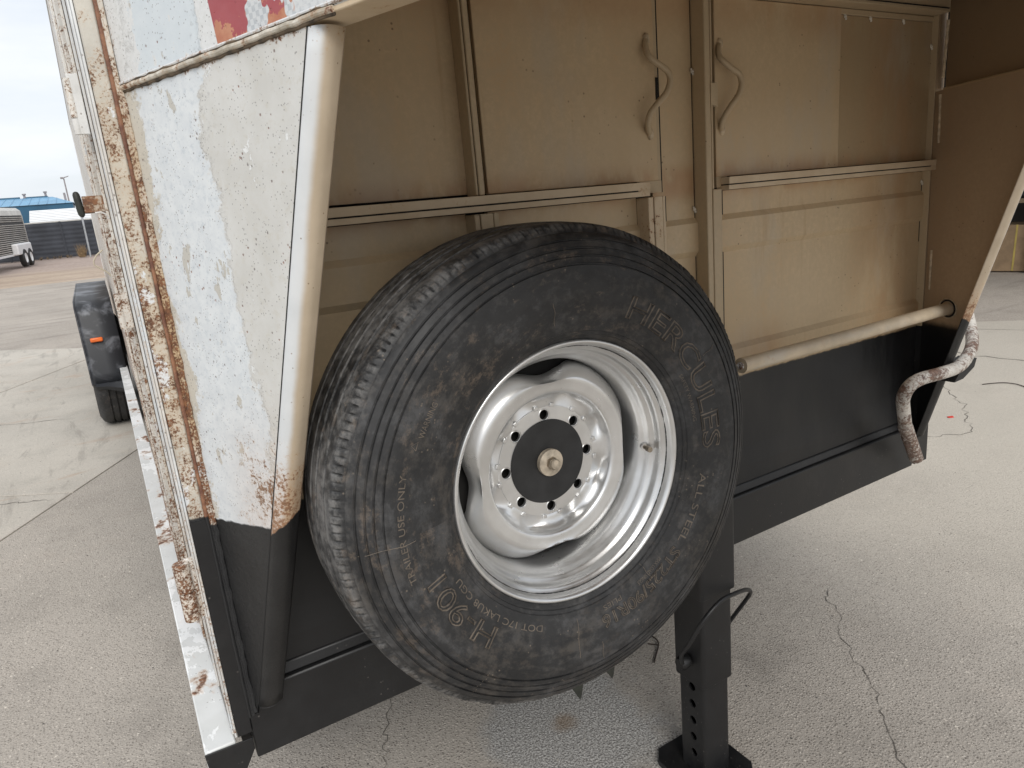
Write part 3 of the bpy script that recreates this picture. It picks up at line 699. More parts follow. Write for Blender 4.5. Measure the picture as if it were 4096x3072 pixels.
# small weld blobs on the centre strip and right edge
for (x, z) in ((1.1545, .243), (1.1515, -.040), (2.0325, .315), (2.0315, .005), (1.66, .372), (1.76, .372), (1.90, .372), (2.028, -.035)):
    mb = MB()
    for (dx, dz, r_) in ((0, 0, .0045), (.003, -.005, .0035), (-.002, .004, .0028)):
        rows = [[(x+dx+r_*math.cos(t*PI/8)*math.cos(a*PI/4), 1.146-(.004 if z > .3 else 0)-r_*math.sin(t*PI/8), z+dz+r_*math.cos(t*PI/8)*math.sin(a*PI/4)) for a in range(8)] for t in range(5)]
        mb.strip(rows, True)
    mb.build('weld_blob', 'blob_white', tr)
# right edge angle between wall and wing
MB().box(2.0365, 2.0405, 1.128, 1.150, -.445, .39).build('edge_strip', 'tan_rail', tr, bevel=.001)
MB().box(2.0462, 2.11, 1.1308, 1.165, -.883, -.4455).build('corner_angle', 'black_paint', tr, bevel=.001)
MB().box(2.0462, 2.11, 1.1308, 1.165, -.445, .2045).build('corner_angle', 'tan_rail', tr, bevel=.001)
MB().box(2.0410, 2.078, 1.126, 1.150, .205, .468).build('corner_fill', 'tan_ceiling', tr, bevel=.002)
# black bottom channel
MB().prism([(.066, 1.130, -.883), (.066, 1.130, -.755), (.066, 1.1335, -.7535), (.066, 1.19, -.7535), (.066, 1.19, -.883)], (1.965, 0, 0)).build('bottom_channel', 'black_paint', tr, bevel=.003)
MB().prism([(.090, 1.1385, -.7525), (.090, 1.1435, -.734), (.090, 1.152, -.730), (.090, 1.152, -.7525)], (1.94, 0, 0)).build('channel_ledge', 'black_paint', tr, bevel=.002)
MB().box(.05, 2.08, 1.19, 1.25, -.883, -.76).box(.06, 2.07, 1.25, 9, -.86, -.83).build('floor', 'black_paint', tr, smooth=False)
# ---------------------------------------------------------------- wings (left: outer face seen, right: inner face seen)
D = Vector((.388, -.922, 0)).normalized(); NO = Vector((-D.y*-1, 0, 0)); NO = Vector((-.922, -.388, 0)).normalized()   # NO: outward normal of the left side
A0 = Vector((XL, 1.13, 0))
def al(z): return max(.003, .004 + (z+.80)*.396)     # where the front edge is, measured along the wing
def wing(mirror):
    M_ = (lambda p: Vector(mir(p))) if mirror else (lambda p: Vector(p))
    nz, nu = 40, 12; o_rows = []; i_rows = []; uv = []
    par = bpy.data.objects.new('side_wing', None); COL.objects.link(par); par.parent = tr; ORG[par] = ORG[tr]; IN_T.add(par)
    zz = [-.797 + (.200+.797)*i/nz for i in range(nz+1)]
    mb = MB()
    def grid(offs):
        rows = []; uvs = []
        for z in zz:
            a1 = al(z); row = []
            for j in range(nu+1):
                a = a1*j/nu; p = A0 + D*a + NO*offs; row.append(M_((p.x, p.y, z))); uvs.append((a, z))
            rows.append(row)
        return rows, uvs
    for offs in (0, -.003):
        rows, uvs = grid(offs); o = len(mb.v); mb.strip(rows)
        for i_, q in enumerate(uvs): mb.uvs[o+i_] = q
    pan = mb.build('wing_panel', 'tan_wing' if mirror else 'peeling_paint', par, ang=20)
    # rounded front bend: quarter-and-a-half round plus return
    prof = [(.0015, .0), (.004, .0008)]
    for t in range(0, 11):
        a = PI*.56*t/10; prof.append((.0055+.0190*math.sin(a), -.0190+.0190*math.cos(a)+.0008))
    prof += [(prof[-1][0]-.002, prof[-1][1]-.009), (prof[-1][0]-.003, prof[-1][1]-.012)]
    rows = []; mb = MB(); uvs = []
    zb = [-.775 + (.196+.775)*i/40 for i in range(41)]
    for z in zb:
        row = []
        for j, (da, dn) in enumerate(prof):
            p = A0 + D*(al(z)+da) + NO*dn; row.append(M_((p.x, p.y, z))); uvs.append((j/(len(prof)-1), z))
        rows.append(row)
    mb.strip(rows)
    for i_, q in enumerate(uvs): mb.uvs[i_] = q
    # closing cap at the foot
    mb.add([rows[0][j] for j in range(len(prof))], [tuple(range(len(prof)))])
    b = mb.build('front_bend', 'bend_paint', par, ang=50)
    so = b.modifiers.new('sheet', 'SOLIDIFY'); so.thickness = .0018; so.offset = -1 if not mirror else 1
    # dark seam line between panel and bend
    P = []
    rows = []
    for z in zz[1:]:
        p = A0 + D*(al(z)+.0003) + NO*.0006; q_ = A0 + D*(al(z)+.0026) + NO*.0006
        rows.append([M_((p.x, p.y, z)), M_((q_.x, q_.y, z))])
    MB().strip(rows).build('seam', 'dark_void', par, smooth=False)
    if not mirror:
        # half-round trim along the top edge
        pts = [A0 + D*a + NO*.002 + Vector((0, 0, .2035)) for a in [i*.012 for i in range(38)]]
        pts = [p + Vector((0, 0, random.uniform(-.0008, .0008))) + NO*random.uniform(-.0008, .0006) for p in pts]
        MB().tube([M_(p) for p in pts], .0035, 10).build('trim', 'trim_metal', par)
        for dz in (-.0043, .0043):  # dirt-brown strips that paint in the shade above and below the trim
            MB().tube([M_(p+Vector((0, 0, dz))-NO*.0012) for p in pts], [.0026*random.uniform(.6, 1.2) for _ in pts], 7).build('trim_shade', 'grime_shade', par)
        pts = [A0 + D*a + NO*.001 + Vector((0, 0, .2098)) for a in [i*.05 for i in range(46)]]
        MB().tube([M_(p) for p in pts], .0022, 8).build('trim', 'bend_paint', par)
    return par
wl_ = wing(False); wl_['label'] = 'outer side wing with peeling white paint, rust and black foot'
wr_ = wing(True); wr_['label'] = 'far right side wing, tan inside with black foot'
# weld strips on the inner face of the right wing
def onwing(a, z, off=-.004):
    p = A0 + D*a + NO*off; return Vector(mir((p.x, p.y, z)))
for (a0, z0, a1, z1, r_) in ((.023, -.224, .023, -.336, .0035), (.0225, .19, .026, .065, .0038), (.036, .37, .029, .23, .0040)):
    pts = [onwing(a0+(a1-a0)*t/12, z0+(z1-z0)*t/12) + Vector((random.uniform(-.0004, .0004), 0, 0)) for t in range(13)]
    MB().tube(pts, [r_*random.uniform(.8, 1.1) for _ in pts], 8).build('weld_bead', 'weld_tan', wr_)
# pipe hole ring on the right wing
ctr = onwing(.098, -.3815, -.0045); dm = Vector((-.388, -.922, 0)); nm = Vector((-.922, .388, 0))
for (rr, r_, mt) in ((.0225, .0022, 'dark_void'), (.0275, .0015, 'weld_tan')):
    pts = [ctr + nm*.0 + rr*(math.cos(2*PI*t/28)*dm*1.18 + math.sin(2*PI*t/28)*Vector((0, 0, 1))) for t in range(29)]
    MB().tube(pts, r_, 6, caps=False).build('pipe_hole', mt, wr_)
# ---------------------------------------------------------------- gooseneck above
L_ = 2.30
def gooseneck(mirror):
    M_ = (lambda p: Vector(mir(p))) if mirror else (lambda p: Vector(p))
    out = NO*(.0 if not mirror else .028)
    mb = MB(); rows = []; uvs = []
    nz, nu = 6, 24
    for i in range(nz+1):
        z = .206 + (1.30-.206)*i/nz; row = []
        for j in range(nu+1):
            a = L_*j/nu; p = A0 + D*a + out; row.append(M_((p.x, p.y, z))); uvs.append((a, z))
        rows.append(row)
    mb.strip(rows)
    for i_, q in enumerate(uvs): mb.uvs[i_] = q
    o = mb.build('gooseneck_side', 'peeling_paint' if not mirror else 'tan_ceiling', tr, smooth=False)
    so = o.modifiers.new('sheet', 'SOLIDIFY'); so.thickness = .003; so.offset = -1 if not mirror else 1
    return o
gl = gooseneck(False); gooseneck(True)
def flange(mirror, a0, a1, z, w, off0=-.003, h=.003):
    M_ = (lambda p: Vector(mir(p))) if mirror else (lambda p: Vector(p))
    q = []
    for a, o in ((a0, off0), (a1, off0), (a1, off0-w), (a0, off0-w)):
        p = A0 + D*a + NO*o; q.append(M_((p.x, p.y, z)))
    return MB().prism(q, (0, 0, h))
flange(False, .0, L_, .2005, .044, .001, .006).build('lower_rail', 'tan_trim_rusty', tr, bevel=.0015)
flange(False, .0, L_, .2065, .003, -.041, .20).build('lower_rail', 'tan_ceiling', tr)
flange(True, .0, L_, .197, .010, .030, .012).build('lower_rail', 'tan_rail', tr, bevel=.002)
flange(True, .22, L_, .395, .040, -.002, .03).build('upper_rail', 'tan_rail', tr, bevel=.002)
MB().box(.09, 2.04, 1.100, 1.150, .3895, .428).build('header', 'tan_rail', tr, bevel=.003)
MB().box(1.62, 2.03, 1.0975, 1.0995, .3965, .399).build('header_seam', 'dark_void', tr)
nose = A0 + D*L_; nx = nose.x; ny = nose.y
for z, nm_, mt, th_ in ((.470, 'ceiling', 'tan_ceiling', .004), (1.30, 'nose_roof', 'white_side', .004)):
    MB().prism([(XL+.004, 1.13, z), (nx+.004, ny, z), (2*CX-nx-.004, ny, z), (2*CX-XL-.004, 1.13, z)], (0, 0, th_)).build(nm_, mt, tr, smooth=False)
for y in (.85, .45, .05, -.35, -.75):
    f = (1.13-y)/.922*.388
    MB().box(XL+f+.03, 2*CX-XL-f-.03, y-.025, y+.025, .432, .4695).build('cross_member', 'tan_ceiling', tr, bevel=.003)
MB().box(nx, 2*CX-nx, ny-.004, ny, .205, 1.30).build('nose_panel', 'white_side', tr, smooth=False)
# bundle behind the header at the right (the dark curved edge by the corner)
MB().tube([(1.98+.012*i, 1.06-.02*i, .462-.03*math.sin(i/8*PI)) for i in range(9)], .006, 8).build('wire_loom', 'dark_void', tr)
# ---------------------------------------------------------------- left corner post and outer side
MB().box(.0425, .0655, 1.1305, 1.175, -.828, 1.30).build('corner_post', 'rusty_post', tr, bevel=.003)
P = [(.0672, 1.1295, -.80+i*.025) for i in range(85)]
MB().tube([(x+random.uniform(-.0005, .0005), y, z) for x, y, z in P], [.0028*random.uniform(.8, 1.15) for _ in P], 8).build('weld_bead', 'bead_brown', tr)
MB().box(.0695, .0765, 1.1275, 1.16, -.80, 1.30).build('seam_strip', 'rusty_seam', tr, bevel=.0015)
P = [(.0768, 1.1262, -.79+i*.012) for i in range(84)]
MB().tube([(x+random.uniform(-.0012, .0012), y+random.uniform(-.001, .001), z) for x, y, z in P], [.0032*random.uniform(.6, 1.3) for _ in P], 7).build('weld_bead', 'rusty_seam', tr)
sd = MB().box(.0385, .0418, 1.134, 1.50, -.83, 1.30).build('side_panel', 'white_side', tr, bevel=.0012)
for (x, y0, y1, mt) in ((.0355, 1.145, 1.155, 'white_side'), (.0345, 1.30, 1.315, 'white_side'), (.033, 1.49, 1.505, 'white_rough')):
    MB().box(x, .0384, y0, y1, -.83, 1.30).build('side_rib', mt, tr, bevel=.0012)
MB().box(.046, .05, 1.505, 1.58, -.83, 1.30).build('door_gap', 'dark_void', tr)
sdo = MB().box(.0265, .05, 1.58, 1.95, -.822, 1.30).build('side_door', 'white_rough', tr, bevel=.003)
for y, x in ((1.60, .0235), (1.70, .0225), (1.80, .0225)):
    MB().box(x, .0264, y, y+.03, -.822, 1.30).build('door_rib', 'white_rough', sdo, bevel=.0015)
MB().box(.055, .06, 1.95, 9.2, -.83, 1.30).build('side_wall', 'white_rough', tr, smooth=False)
MB().box(2.085, 2.09, 1.16, 9.2, -.83, 1.30).build('side_wall', 'white_side', tr, smooth=False)
MB().box(.05, 2.09, 1.13, 9.2, 1.30, 1.305).build('roof', 'white_side', tr, smooth=False)
MB().box(.05, 2.09, 9.2, 9.205, -.83, 1.30).build('rear_wall', 'white_side', tr, smooth=False)
for (x, y) in ((.0378, 1.1575), (.0376, 1.29), (.0374, 1.325), (.0372, 1.478)):
    MB().box(x, .0386, y, y+.006, -.83, 1.30).build('side_groove', 'grime_shade', tr, smooth=False)
for y in (1.635, 1.735):
    MB().box(.0255, .0266, y, y+.012, -.82, 1.30).build('door_groove', 'grime_shade', sdo, smooth=False)
# hinges on the side door
h1 = MB().cyl((.0185, 1.45, .215), (.0185, 1.45, .278), .0062, 14).build('hinge', 'white_rough', tr)
MB().cyl((.0185, 1.45, .188), (.0185, 1.45, .2135), .0058, 14).build('hinge_knuckle', 'white_side', h1)
MB().box(.019, .036, 1.446, 1.452, .188, .285).build('hinge_leaf', 'white_side', h1, bevel=.001)
h2 = MB().cyl((.0195, 1.45, -.085), (.0195, 1.45, -.117), .0062, 14).build('hinge', 'hinge_rust', tr)
MB().cyl((.0195, 1.45, -.1185), (.0195, 1.45, -.150), .0062, 14).build('hinge_knuckle', 'hinge_rust', h2)
MB().box(.019, .036, 1.446, 1.452, -.150, -.085).build('hinge_leaf', 'hinge_rust', h2, bevel=.001)
h3 = MB().cyl((.0165, 1.155, -.5005), (.0165, 1.155, -.5515), .0125, 22).build('hinge', 'hinge_rust', tr, bevel=.002)
h3['label'] = 'rusty lower hinge barrel beside the white sill'
MB().cyl((.0175, 1.155, -.5525), (.0175, 1.155, -.6025), .0125, 22).build('hinge_knuckle', 'hinge_rust', h3, bevel=.002)
MB().box(.021, .0385, 1.158, 1.164, -.605, -.498).build('hinge_leaf', 'white_rough', h3, bevel=.001)
# rubber bumper latch
lt = MB().box(.000, .029, 1.296, 1.330, .0525, .0775).build('latch', 'latch_rust', tr, bevel=.001)
MB().tube([(-.0040, 1.30, .0462), (-.0042, 1.30, .0478), (-.0046, 1.30, .0515), (-.0052, 1.30, .060), (-.0058, 1.30, .0725), (-.0063, 1.30, .0805), (-.0065, 1.30, .0840), (-.0066, 1.30, .0853)], [.0012, .0036, .0050, .0053, .0053, .0050, .0036, .0012], 14).build('rubber_bumper', 'black_rubber', lt)
MB().tube([(.014, 1.29, .0512), (.022, 1.288, .0515), (.028, 1.29, .048), (.031, 1.292, .040)], .0014, 8).build('latch_wire', 'white_side', lt)
MB().tube([(.020, 2.2, -.01), (.004, 2.2, -.022), (-.006, 2.2, -.036), (-.007, 2.2, -.047), (.003, 2.2, -.056), (.018, 2.2, -.068), (.030, 2.2, -.085)], .0021, 8).build('strap_loop', 'strap_cream', tr)
# sill and its end
MB().box(-.0115, .0375, 1.133, 6.3, -.92, -.8335).build('sill', 'sill_paint', tr, bevel=.0025)
MB().prism([(-.0125, 1.1295, -.836), (.0645, 1.1295, -.8395), (.0645, 1.1295, -.862), (.028, 1.1295, -.925), (-.006, 1.1295, -.925)], (0, .003, 0)).build('sill_end', 'black_paint', tr, bevel=.001)
MB().box(.0425, .0655, 1.1295, 1.1303, -.8275, -.43).build('post_face', 'black_paint', tr)
# ---------------------------------------------------------------- pipes
MB().tube([(1.181, 1.040, -.3840), (1.6, 1.040, -.3835), (2.03, 1.040, -.3815)], .0168, 20).build('cross_pipe', 'tan_pipe', tr)
cp = MB().cyl((1.175, 1.040, -.3840), (1.1815, 1.040, -.3840), .0176, 20).build('pipe_end', 'tan_pipe', tr)
MB().tube([(1.168+.0004*i, 1.040+.007*math.cos(i*.7), -.3840+.007*math.sin(i*.7)) for i in range(20)], .0014, 6).cyl((1.172, 1.040, -.3840), (1.1755, 1.040, -.3840), .0085).build('pipe_thread', 'hinge_rust', cp)
bp = [(2.335, 1.15, -.462), (2.262, 1.10, -.500), (2.165, 1.05, -.520), (2.07, 1.015, -.532), (1.983, .995, -.540), (1.883, .985, -.535), (1.800, .99, -.534), (1.764, 1.0, -.549), (1.773, 1.02, -.588), (1.805, 1.035, -.636), (1.843, 1.05, -.692)]
def spl(pts, k_=6):
    P = [Vector(p) for p in pts]; out = []
    for i in range(len(P)-1):
        p0, p1, p2, p3 = P[max(i-1, 0)], P[i], P[i+1], P[min(i+2, len(P)-1)]
        for t in range(k_):
            t /= k_; out.append(.5*((2*p1) + (p2-p0)*t + (2*p0-5*p1+4*p2-p3)*t*t + (3*p1-p0-3*p2+p3)*t**3))
    return out + [P[-1]]
bpo = MB().tube(spl(bp), .0172, 18).build('bent_pipe', 'rusty_pipe', tr)
bpo['label'] = 'bent rusty pipe with flaking white paint at the right corner'
MB().tube([(1.8415, 1.0495, -.690), (1.873, 1.057, -.728), (1.951, 1.075, -.822)], .0192, 18).build('pipe_sleeve', 'rusty_pipe', bpo, bevel=.001)
MB().prism([(2.012, .995, -.545), (2.085, .995, -.532), (2.075, .995, -.556), (2.02, .995, -.580), (1.975, .995, -.582)], (0, .05, 0)).build('pipe_bracket', 'black_paint', bpo)
# ---------------------------------------------------------------- landing jack
JX, JY = 1.0726, 1.0755
jk = bpy.data.objects.new('landing_jack', None); COL.objects.link(jk); jk.parent = tr; ORG[jk] = ORG[tr]; IN_T.add(jk)
jk['label'] = 'square black landing jack leg with pin holes'
def rtube(s, z0, z1, rad=.010, wall=None):
    h = s/2; pts = []
    for cx, cy, a0 in ((h-rad, h-rad, 0), (-h+rad, h-rad, 90), (-h+rad, -h+rad, 180), (h-rad, -h+rad, 270)):
        for t in range(5):
            a = R(a0+t*22.5); pts.append((JX+cx+rad*math.cos(a), JY+cy+rad*math.sin(a), z0))
    return MB().prism(pts, (0, 0, z1-z0))
rtube(.112, -.905, -.345).build('outer_tube', 'black_paint', jk, ang=30, bevel=.0015)
rtube(.0985, -1.1465, -.9055).build('middle_tube', 'black_paint', jk, ang=30, bevel=.0015)
# inner tube with real holes in its left face
s = .0845; h_ = s/2
cu = bpy.data.curves.new('face', 'CURVE'); cu.dimensions = '2D'; cu.fill_mode = 'BOTH'; cu.extrude = .0025
def spline(pts):
    sp = cu.splines.new('POLY'); sp.points.add(len(pts)-1); sp.use_cyclic_u = True
    for q, p in zip(sp.points, pts): q.co = (p[0], p[1], 0, 1)
zt, zb_ = -1.1470, -1.412
spline([(-h_+.009, zb_), (h_-.009, zb_), (h_-.009, zt), (-h_+.009, zt)])
for i in range(5):
    zc = -1.165 - i*.0477
    spline([(.003+.0105*math.cos(2*PI*t/20), zc+.0105*math.sin(2*PI*t/20)) for t in range(20)])
tmp = bpy.data.objects.new('face', cu); COL.objects.link(tmp)
me = bpy.data.meshes.new_from_object(tmp.evaluated_get(bpy.context.evaluated_depsgraph_get())); bpy.data.objects.remove(tmp)
mb = MB(); mb.add([(JX-h_+.0025+v_.co.z, JY-v_.co.x, v_.co.y) for v_ in me.vertices], [tuple(p.vertices) for p in me.polygons])
# other three walls and rounded corners as an open shell
pts = []
rad = .009
for cx, cy, a0 in ((-h_+rad, -h_+rad, 180), (h_-rad, -h_+rad, 270), (h_-rad, h_-rad, 0), (-h_+rad, h_-rad, 90)):
    for t in range(5):
        a = R(a0+t*22.5); pts.append((JX+cx+rad*math.cos(a), JY+cy+rad*math.sin(a)))
rows = [[(x, y, z) for x, y in pts] for z in (zb_, zt)]
mb.strip(rows); inn = [(JX+(x-JX)*.93, JY+(y-JY)*.93) for x, y in pts]
mb.strip([[(x, y, z) for x, y in inn] for z in (zb_, zt)])
mb.build('inner_tube', 'black_paint', jk, ang=30)
scw = MB()
for i in range(44):
    z = -1.41+i*.006; scw.tube([(JX, JY, z), (JX, JY, z+.003), (JX, JY, z+.006)], [.018, .022, .018], 12, caps=False)
o = scw.build('jack_screw', 'alu_dark', jk, smooth=False); o['kind'] = 'stuff'
q = [(1.010, 1.182), (1.130, 1.182), (1.166, 1.140), (1.166, 1.010), (1.130, .972), (1.015, .972), (.980, 1.010), (.980, 1.150)]
ft = MB().prism([(x, y, -1.4125) for x, y in q], (0, 0, -.017)).build('foot_plate', 'black_paint', jk, bevel=.002)
pn = MB().cyl((JX-.075, JY, -1.083), (JX+.070, JY, -1.083), .0085, 16).build('lock_pin', 'black_paint', jk, bevel=.001)
MB().tube([(JX-.083, JY-.004, -1.083), (JX-.076, JY-.004, -1.083), (JX-.0595, JY-.002, -1.083), (JX-.0515, JY, -1.083)], [.013, .0175, .0175, .012], 16).build('lock_pin', 'black_paint', jk)
MB().cyl((JX+.0495, JY-.01, -1.098), (JX+.058, JY-.01, -1.098), .010, 14).build('lock_pin', 'black_paint', jk)
MB().tube(spl([(.992, 1.062, -1.076), (.979, 1.050, -1.041), (.977, 1.02, -.992), (.997, .995, -.928), (1.043, .99, -.897), (1.099, 1.0, -.904), (1.163, 1.02, -.927), (1.189, 1.03, -.948), (1.197, 1.05, -.981), (1.180, 1.085, -1.05), (1.150, 1.085, -1.075)]), .0050, 10).build('pin_lanyard', 'cable_black', jk)
# ---------------------------------------------------------------- rear fender and wheels (world axes -> trailer axes)
TI = (Matrix.Rotation(-TILT, 4, 'X')).inverted()
def w2t(p): return TI @ (Vector(p)*U-Vector((0, 0, H)))
x0, x1 = -.212, .034
outl = [(6.20, .43), (6.22, .50), (6.28, .97), (6.33, 1.03), (6.45, 1.062), (8.35, 1.062), (8.5, 1.0), (8.58, .80), (8.60, .40)]
rows = [[w2t((x, y, z)) for x in (x0, x0+.02, x0+.12, x1)] for y, z in outl]
rows2 = []
fd = MB(); fd.strip(rows)
fd.add([w2t((x0, y, z)) for y, z in outl] + [w2t((x0, 8.50, .40)), w2t((x0, 8.3, .86)), w2t((x0, 6.5, .86)), w2t((x0, 6.28, .40))], [tuple(range(len(outl)+4))])
fen = fd.build('fender', 'fender_black', tr, ang=50); so = fen.modifiers.new('sheet', 'SOLIDIFY'); so.thickness = .012
fen['label'] = 'scuffed black fender with an orange marker light'
MB().box(0, .076, 0, .02, 0, .030).build('marker_light', 'orange_lens', fen, bevel=.008, off=(0, 0, 0)).location = w2t((-.166, 6.222, .752)) - ORG[tr]
ap = MB(); rr = []
for i in range(9):
    f = i/8; x = x0+.01+(x1-x0-.012)*f; rr.append([w2t((x, 6.24, .445+.02*f)), w2t((x, 6.16, .415-.01*math.sin(f*PI)-.085*max(0, f-.35))), w2t((x, 6.20, .385-.01*math.sin(f*PI)-.10*max(0, f-.3)))])
ap.strip(rr).build('fender_lip', 'fender_black', fen)
def tyre_profile(hw, rb, rt):
    return [(rb, -hw*.75), (rb+.02, -hw*.88), (rb+.07, -hw), (rb+.11, -hw*1.02), (rt-.03, -hw*.93), (rt-.012, -hw*.84), (rt-.002, -hw*.72),
            (rt, -hw*.66), (rt, -hw*.52), (rt-.013, -hw*.51), (rt-.013, -hw*.44), (rt, -hw*.43), (rt+.002, -hw*.14), (rt-.011, -hw*.13), (rt-.011, -hw*.06), (rt+.002, -hw*.05),
            (rt+.002, hw*.22), (rt-.011, hw*.23), (rt-.011, hw*.30), (rt+.001, hw*.31), (rt, hw*.66), (rt-.012, hw*.84), (rt-.03, hw*.93), (rb+.11, hw*1.02), (rb, hw*.75)]
for yc in (6.665, 7.56):
    w = bpy.data.objects.new('wheel', None); COL.objects.link(w); w.parent = tr; w.location = w2t((-.085, yc, .362/U)) - ORG[tr]; w.rotation_euler = (TILT, 0, PI/2); ORG[w] = Vector(); IN_T.add(w)
    MB().lathe(tyre_profile(.118, .20, .362), 72).build('tyre', 'far_rubber', w, ang=40)
    MB().lathe([(.212, .09), (.205, .07), (.19, .05), (.19, -.05), (.205, -.07), (.213, -.09), (.20, -.085), (.17, -.05), (.02, -.06)], 40).build('rim', 'white_metal', w)

# ================================================================== SPARE WHEEL
WC = (.590, .945, -.423)
sw = thing('spare_wheel', 'dusty black spare tyre on silver steel wheel bolted to the front wall', 'spare wheel', WC, trailer=True)
ORG[sw] = Vector()                          # wheel meshes are written about the wheel centre
front = [(.206, -.070), (.2165, -.0795), (.2215, -.0855), (.2265, -.0885), (.2275, -.0915), (.2325, -.0935), (.2335, -.0960), (.2420, -.0985), (.2560, -.1030), (.2700, -.1065),
         (.2850, -.1095), (.3000, -.1112), (.3140, -.1118), (.3240, -.1112), (.3330, -.1102), (.3338, -.1068), (.3358, -.1066), (.3366, -.1096), (.3450, -.1070), (.3458, -.1036), (.3478, -.1033), (.3486, -.1060), (.3560, -.1032),
         (.3568, -.0996), (.3588, -.0992), (.3596, -.1016), (.3680, -.0976), (.3688, -.0936), (.3708, -.0930), (.3716, -.0956), (.3790, -.0906), (.3806, -.0865), (.3850, -.0845), (.3890, -.0815), (.3920, -.0785), (.3945, -.0720), (.3958, -.0640), (.3962, -.0570),
         (.3965, -.0500), (.3925, -.0490), (.3925, -.0430), (.3970, -.0420), (.3976, -.0170), (.3936, -.0160), (.3936, -.0100), (.3980, -.0090)]
back = [(r_, -y) for r_, y in front[::-1]]
NT = 1040
rnd = random.Random(3)
cut = [rnd.random() for _ in range(NT)]; wav = [rnd.random() for _ in range(NT)]
sm = [sum(wav[(j+d_) % NT] for d_ in range(-6, 7))/13 for j in range(NT)]
sipe = [(.55+.45*cut[j]) if (j % 5 == 0 and cut[(j+1) % NT] > .08) else 0 for j in range(NT)]
def tread(i, j, r_, y, t):
    yy = y; rr = r_
    if y < 0 and 31 <= i <= 36:              # ragged sipes on the front shoulder
        w_ = [0, .25, 1, .9, .15, 0][i-31]
        rr -= .0034*w_*sipe[j]; yy += .0026*w_*sipe[j]
        rr -= .0030*(sm[j]-.5)*3*w_
    elif abs(y) < .075: rr -= .0012*(sm[(j+i*7) % NT]-.5)*3
    return rr, yy
mb = MB().lathe(front+back, NT, tread)
ty = mb.build('tyre', 'rubber', sw, ang=40)
def sy(r_):                                  # sidewall depth at radius r
    for (ra, ya), (rb, yb) in zip(front[:-1], front[1:]):
        if ra <= r_ <= rb and rb > ra: return ya + (yb-ya)*(r_-ra)/(rb-ra)
    return front[0][1]
def arc(r0, deg, mid=None):                  # clockwise text, tops outwards, centred on angle deg
    rm = r0 + (mid or .01)
    def f(x, y, z):
        t = R(deg) - x/rm; rr = r0+y
        return (rr*math.cos(t), sy(rr)-.0004-z if False else sy(rr)-.0005-abs(z)*.6, rr*math.sin(t))
    return f
def arc_len(a0, a1, r_): return abs(R(a0-a1))*r_
def molded(txt, r0, size, a0, a1, fill='FRONT', depth=.0005, bold=0):
    """letters spread so that the text spans from angle a0 to a1 (degrees, clockwise)"""
    cu = bpy.data.curves.new('t', 'FONT'); cu.body = txt; cu.size = size; t = bpy.data.objects.new('t', cu); COL.objects.link(t)
    bpy.context.view_layer.update(); w = t.dimensions.x; bpy.data.objects.remove(t)
    xs = arc_len(a0, a1, r0+size*.35)/max(w, 1e-6)
    wall_text(ty, 'lettering', txt, size, 'rubber_letter', arc(r0, (a0+a1)/2, size*.35), fill, depth, bold, xs)
molded('HERCULES', .2615, .050, 67.5, -3.5, 'NONE', .0011)
molded('H-901', .2650, .046, -133.5, -164.5, 'NONE', .0011)
molded('ALL STEEL', .2600, .019, -14, -42, 'FRONT', .0006)
molded('ST225/90R16', .2580, .030, -45, -86, 'NONE', .0009)
molded('WARNING', .2930, .013, 153, 143, 'FRONT', .0005)
molded('TRAILER USE ONLY', .3060, .014, 193, 163, 'FRONT', .0005)
molded('DOT 17C LAKU8 CGU', .2470, .014, -113, -158, 'FRONT', .0005)
molded('PLIES', .2430, .012, -75, -84, 'FRONT', .0005)
molded('MAX LOAD SINGLE', .2460, .010, -52, -66, 'FRONT', .0004)
molded('SAFETY WARNING', .2460, .009, 30, 8, 'FRONT', .0004)
def ribbon(pts, r_=.0006):
    return [(a*math.cos(R(t)), sy(a)-.0003, a*math.sin(R(t))) for a, t in pts]
rect = [(.283, 170)] + [(.283+.003*i/8, 170-16*i/8) for i in range(9)] + [(.270, 153), (.256, 153)] + [(.255-.002*i/10, 154+26*i/10) for i in range(11)] + [(.258, 181.5), (.278, 173), (.283, 170)]
MB().tube(ribbon(rect), .0006, 6).build('mould_frame', 'rubber_letter', ty)
MB().tube(ribbon([(.300, 156.5), (.308, 155.5), (.300, 154.2), (.300, 156.5)]), .0005, 6).build('mould_frame', 'rubber_letter', ty)
for a_, r0, r1 in ((181.5, .292, .370), (-97, .245, .31), (-128, .33, .375), (-60, .228, .262), (97, .25, .285), (-88, .298, .335), (30, .30, .33)):
    MB().tube(ribbon([(r0+(r1-r0)*i/8, a_+.25*math.sin(i)) for i in range(9)]), .0005, 6).build('mould_line', 'rubber_letter', ty)
for (a_, w_, l_) in ((-93.3, .013, .036), (-82.6, .011, .030)):      # torn rubber tags under the tyre
    t = R(a_); er = Vector((math.cos(t), 0, math.sin(t))); et = Vector((-math.sin(t), 0, math.cos(t)))
    b0 = er*.388; yv = Vector((0, -.078, 0))
    mb = MB().add([b0+yv-et*w_*1.2, b0+yv+et*w_*.8, b0+yv+Vector((0, .030, 0)), b0+yv+Vector((.004, .004, -l_)), b0+yv+Vector((.014, .012, -l_*.95))],
                  [(0, 1, 3), (1, 4, 3), (1, 2, 4), (2, 3, 4), (2, 0, 3), (0, 1, 2)])
    mb.build('torn_rubber', 'black_rubber', ty, smooth=False)
    
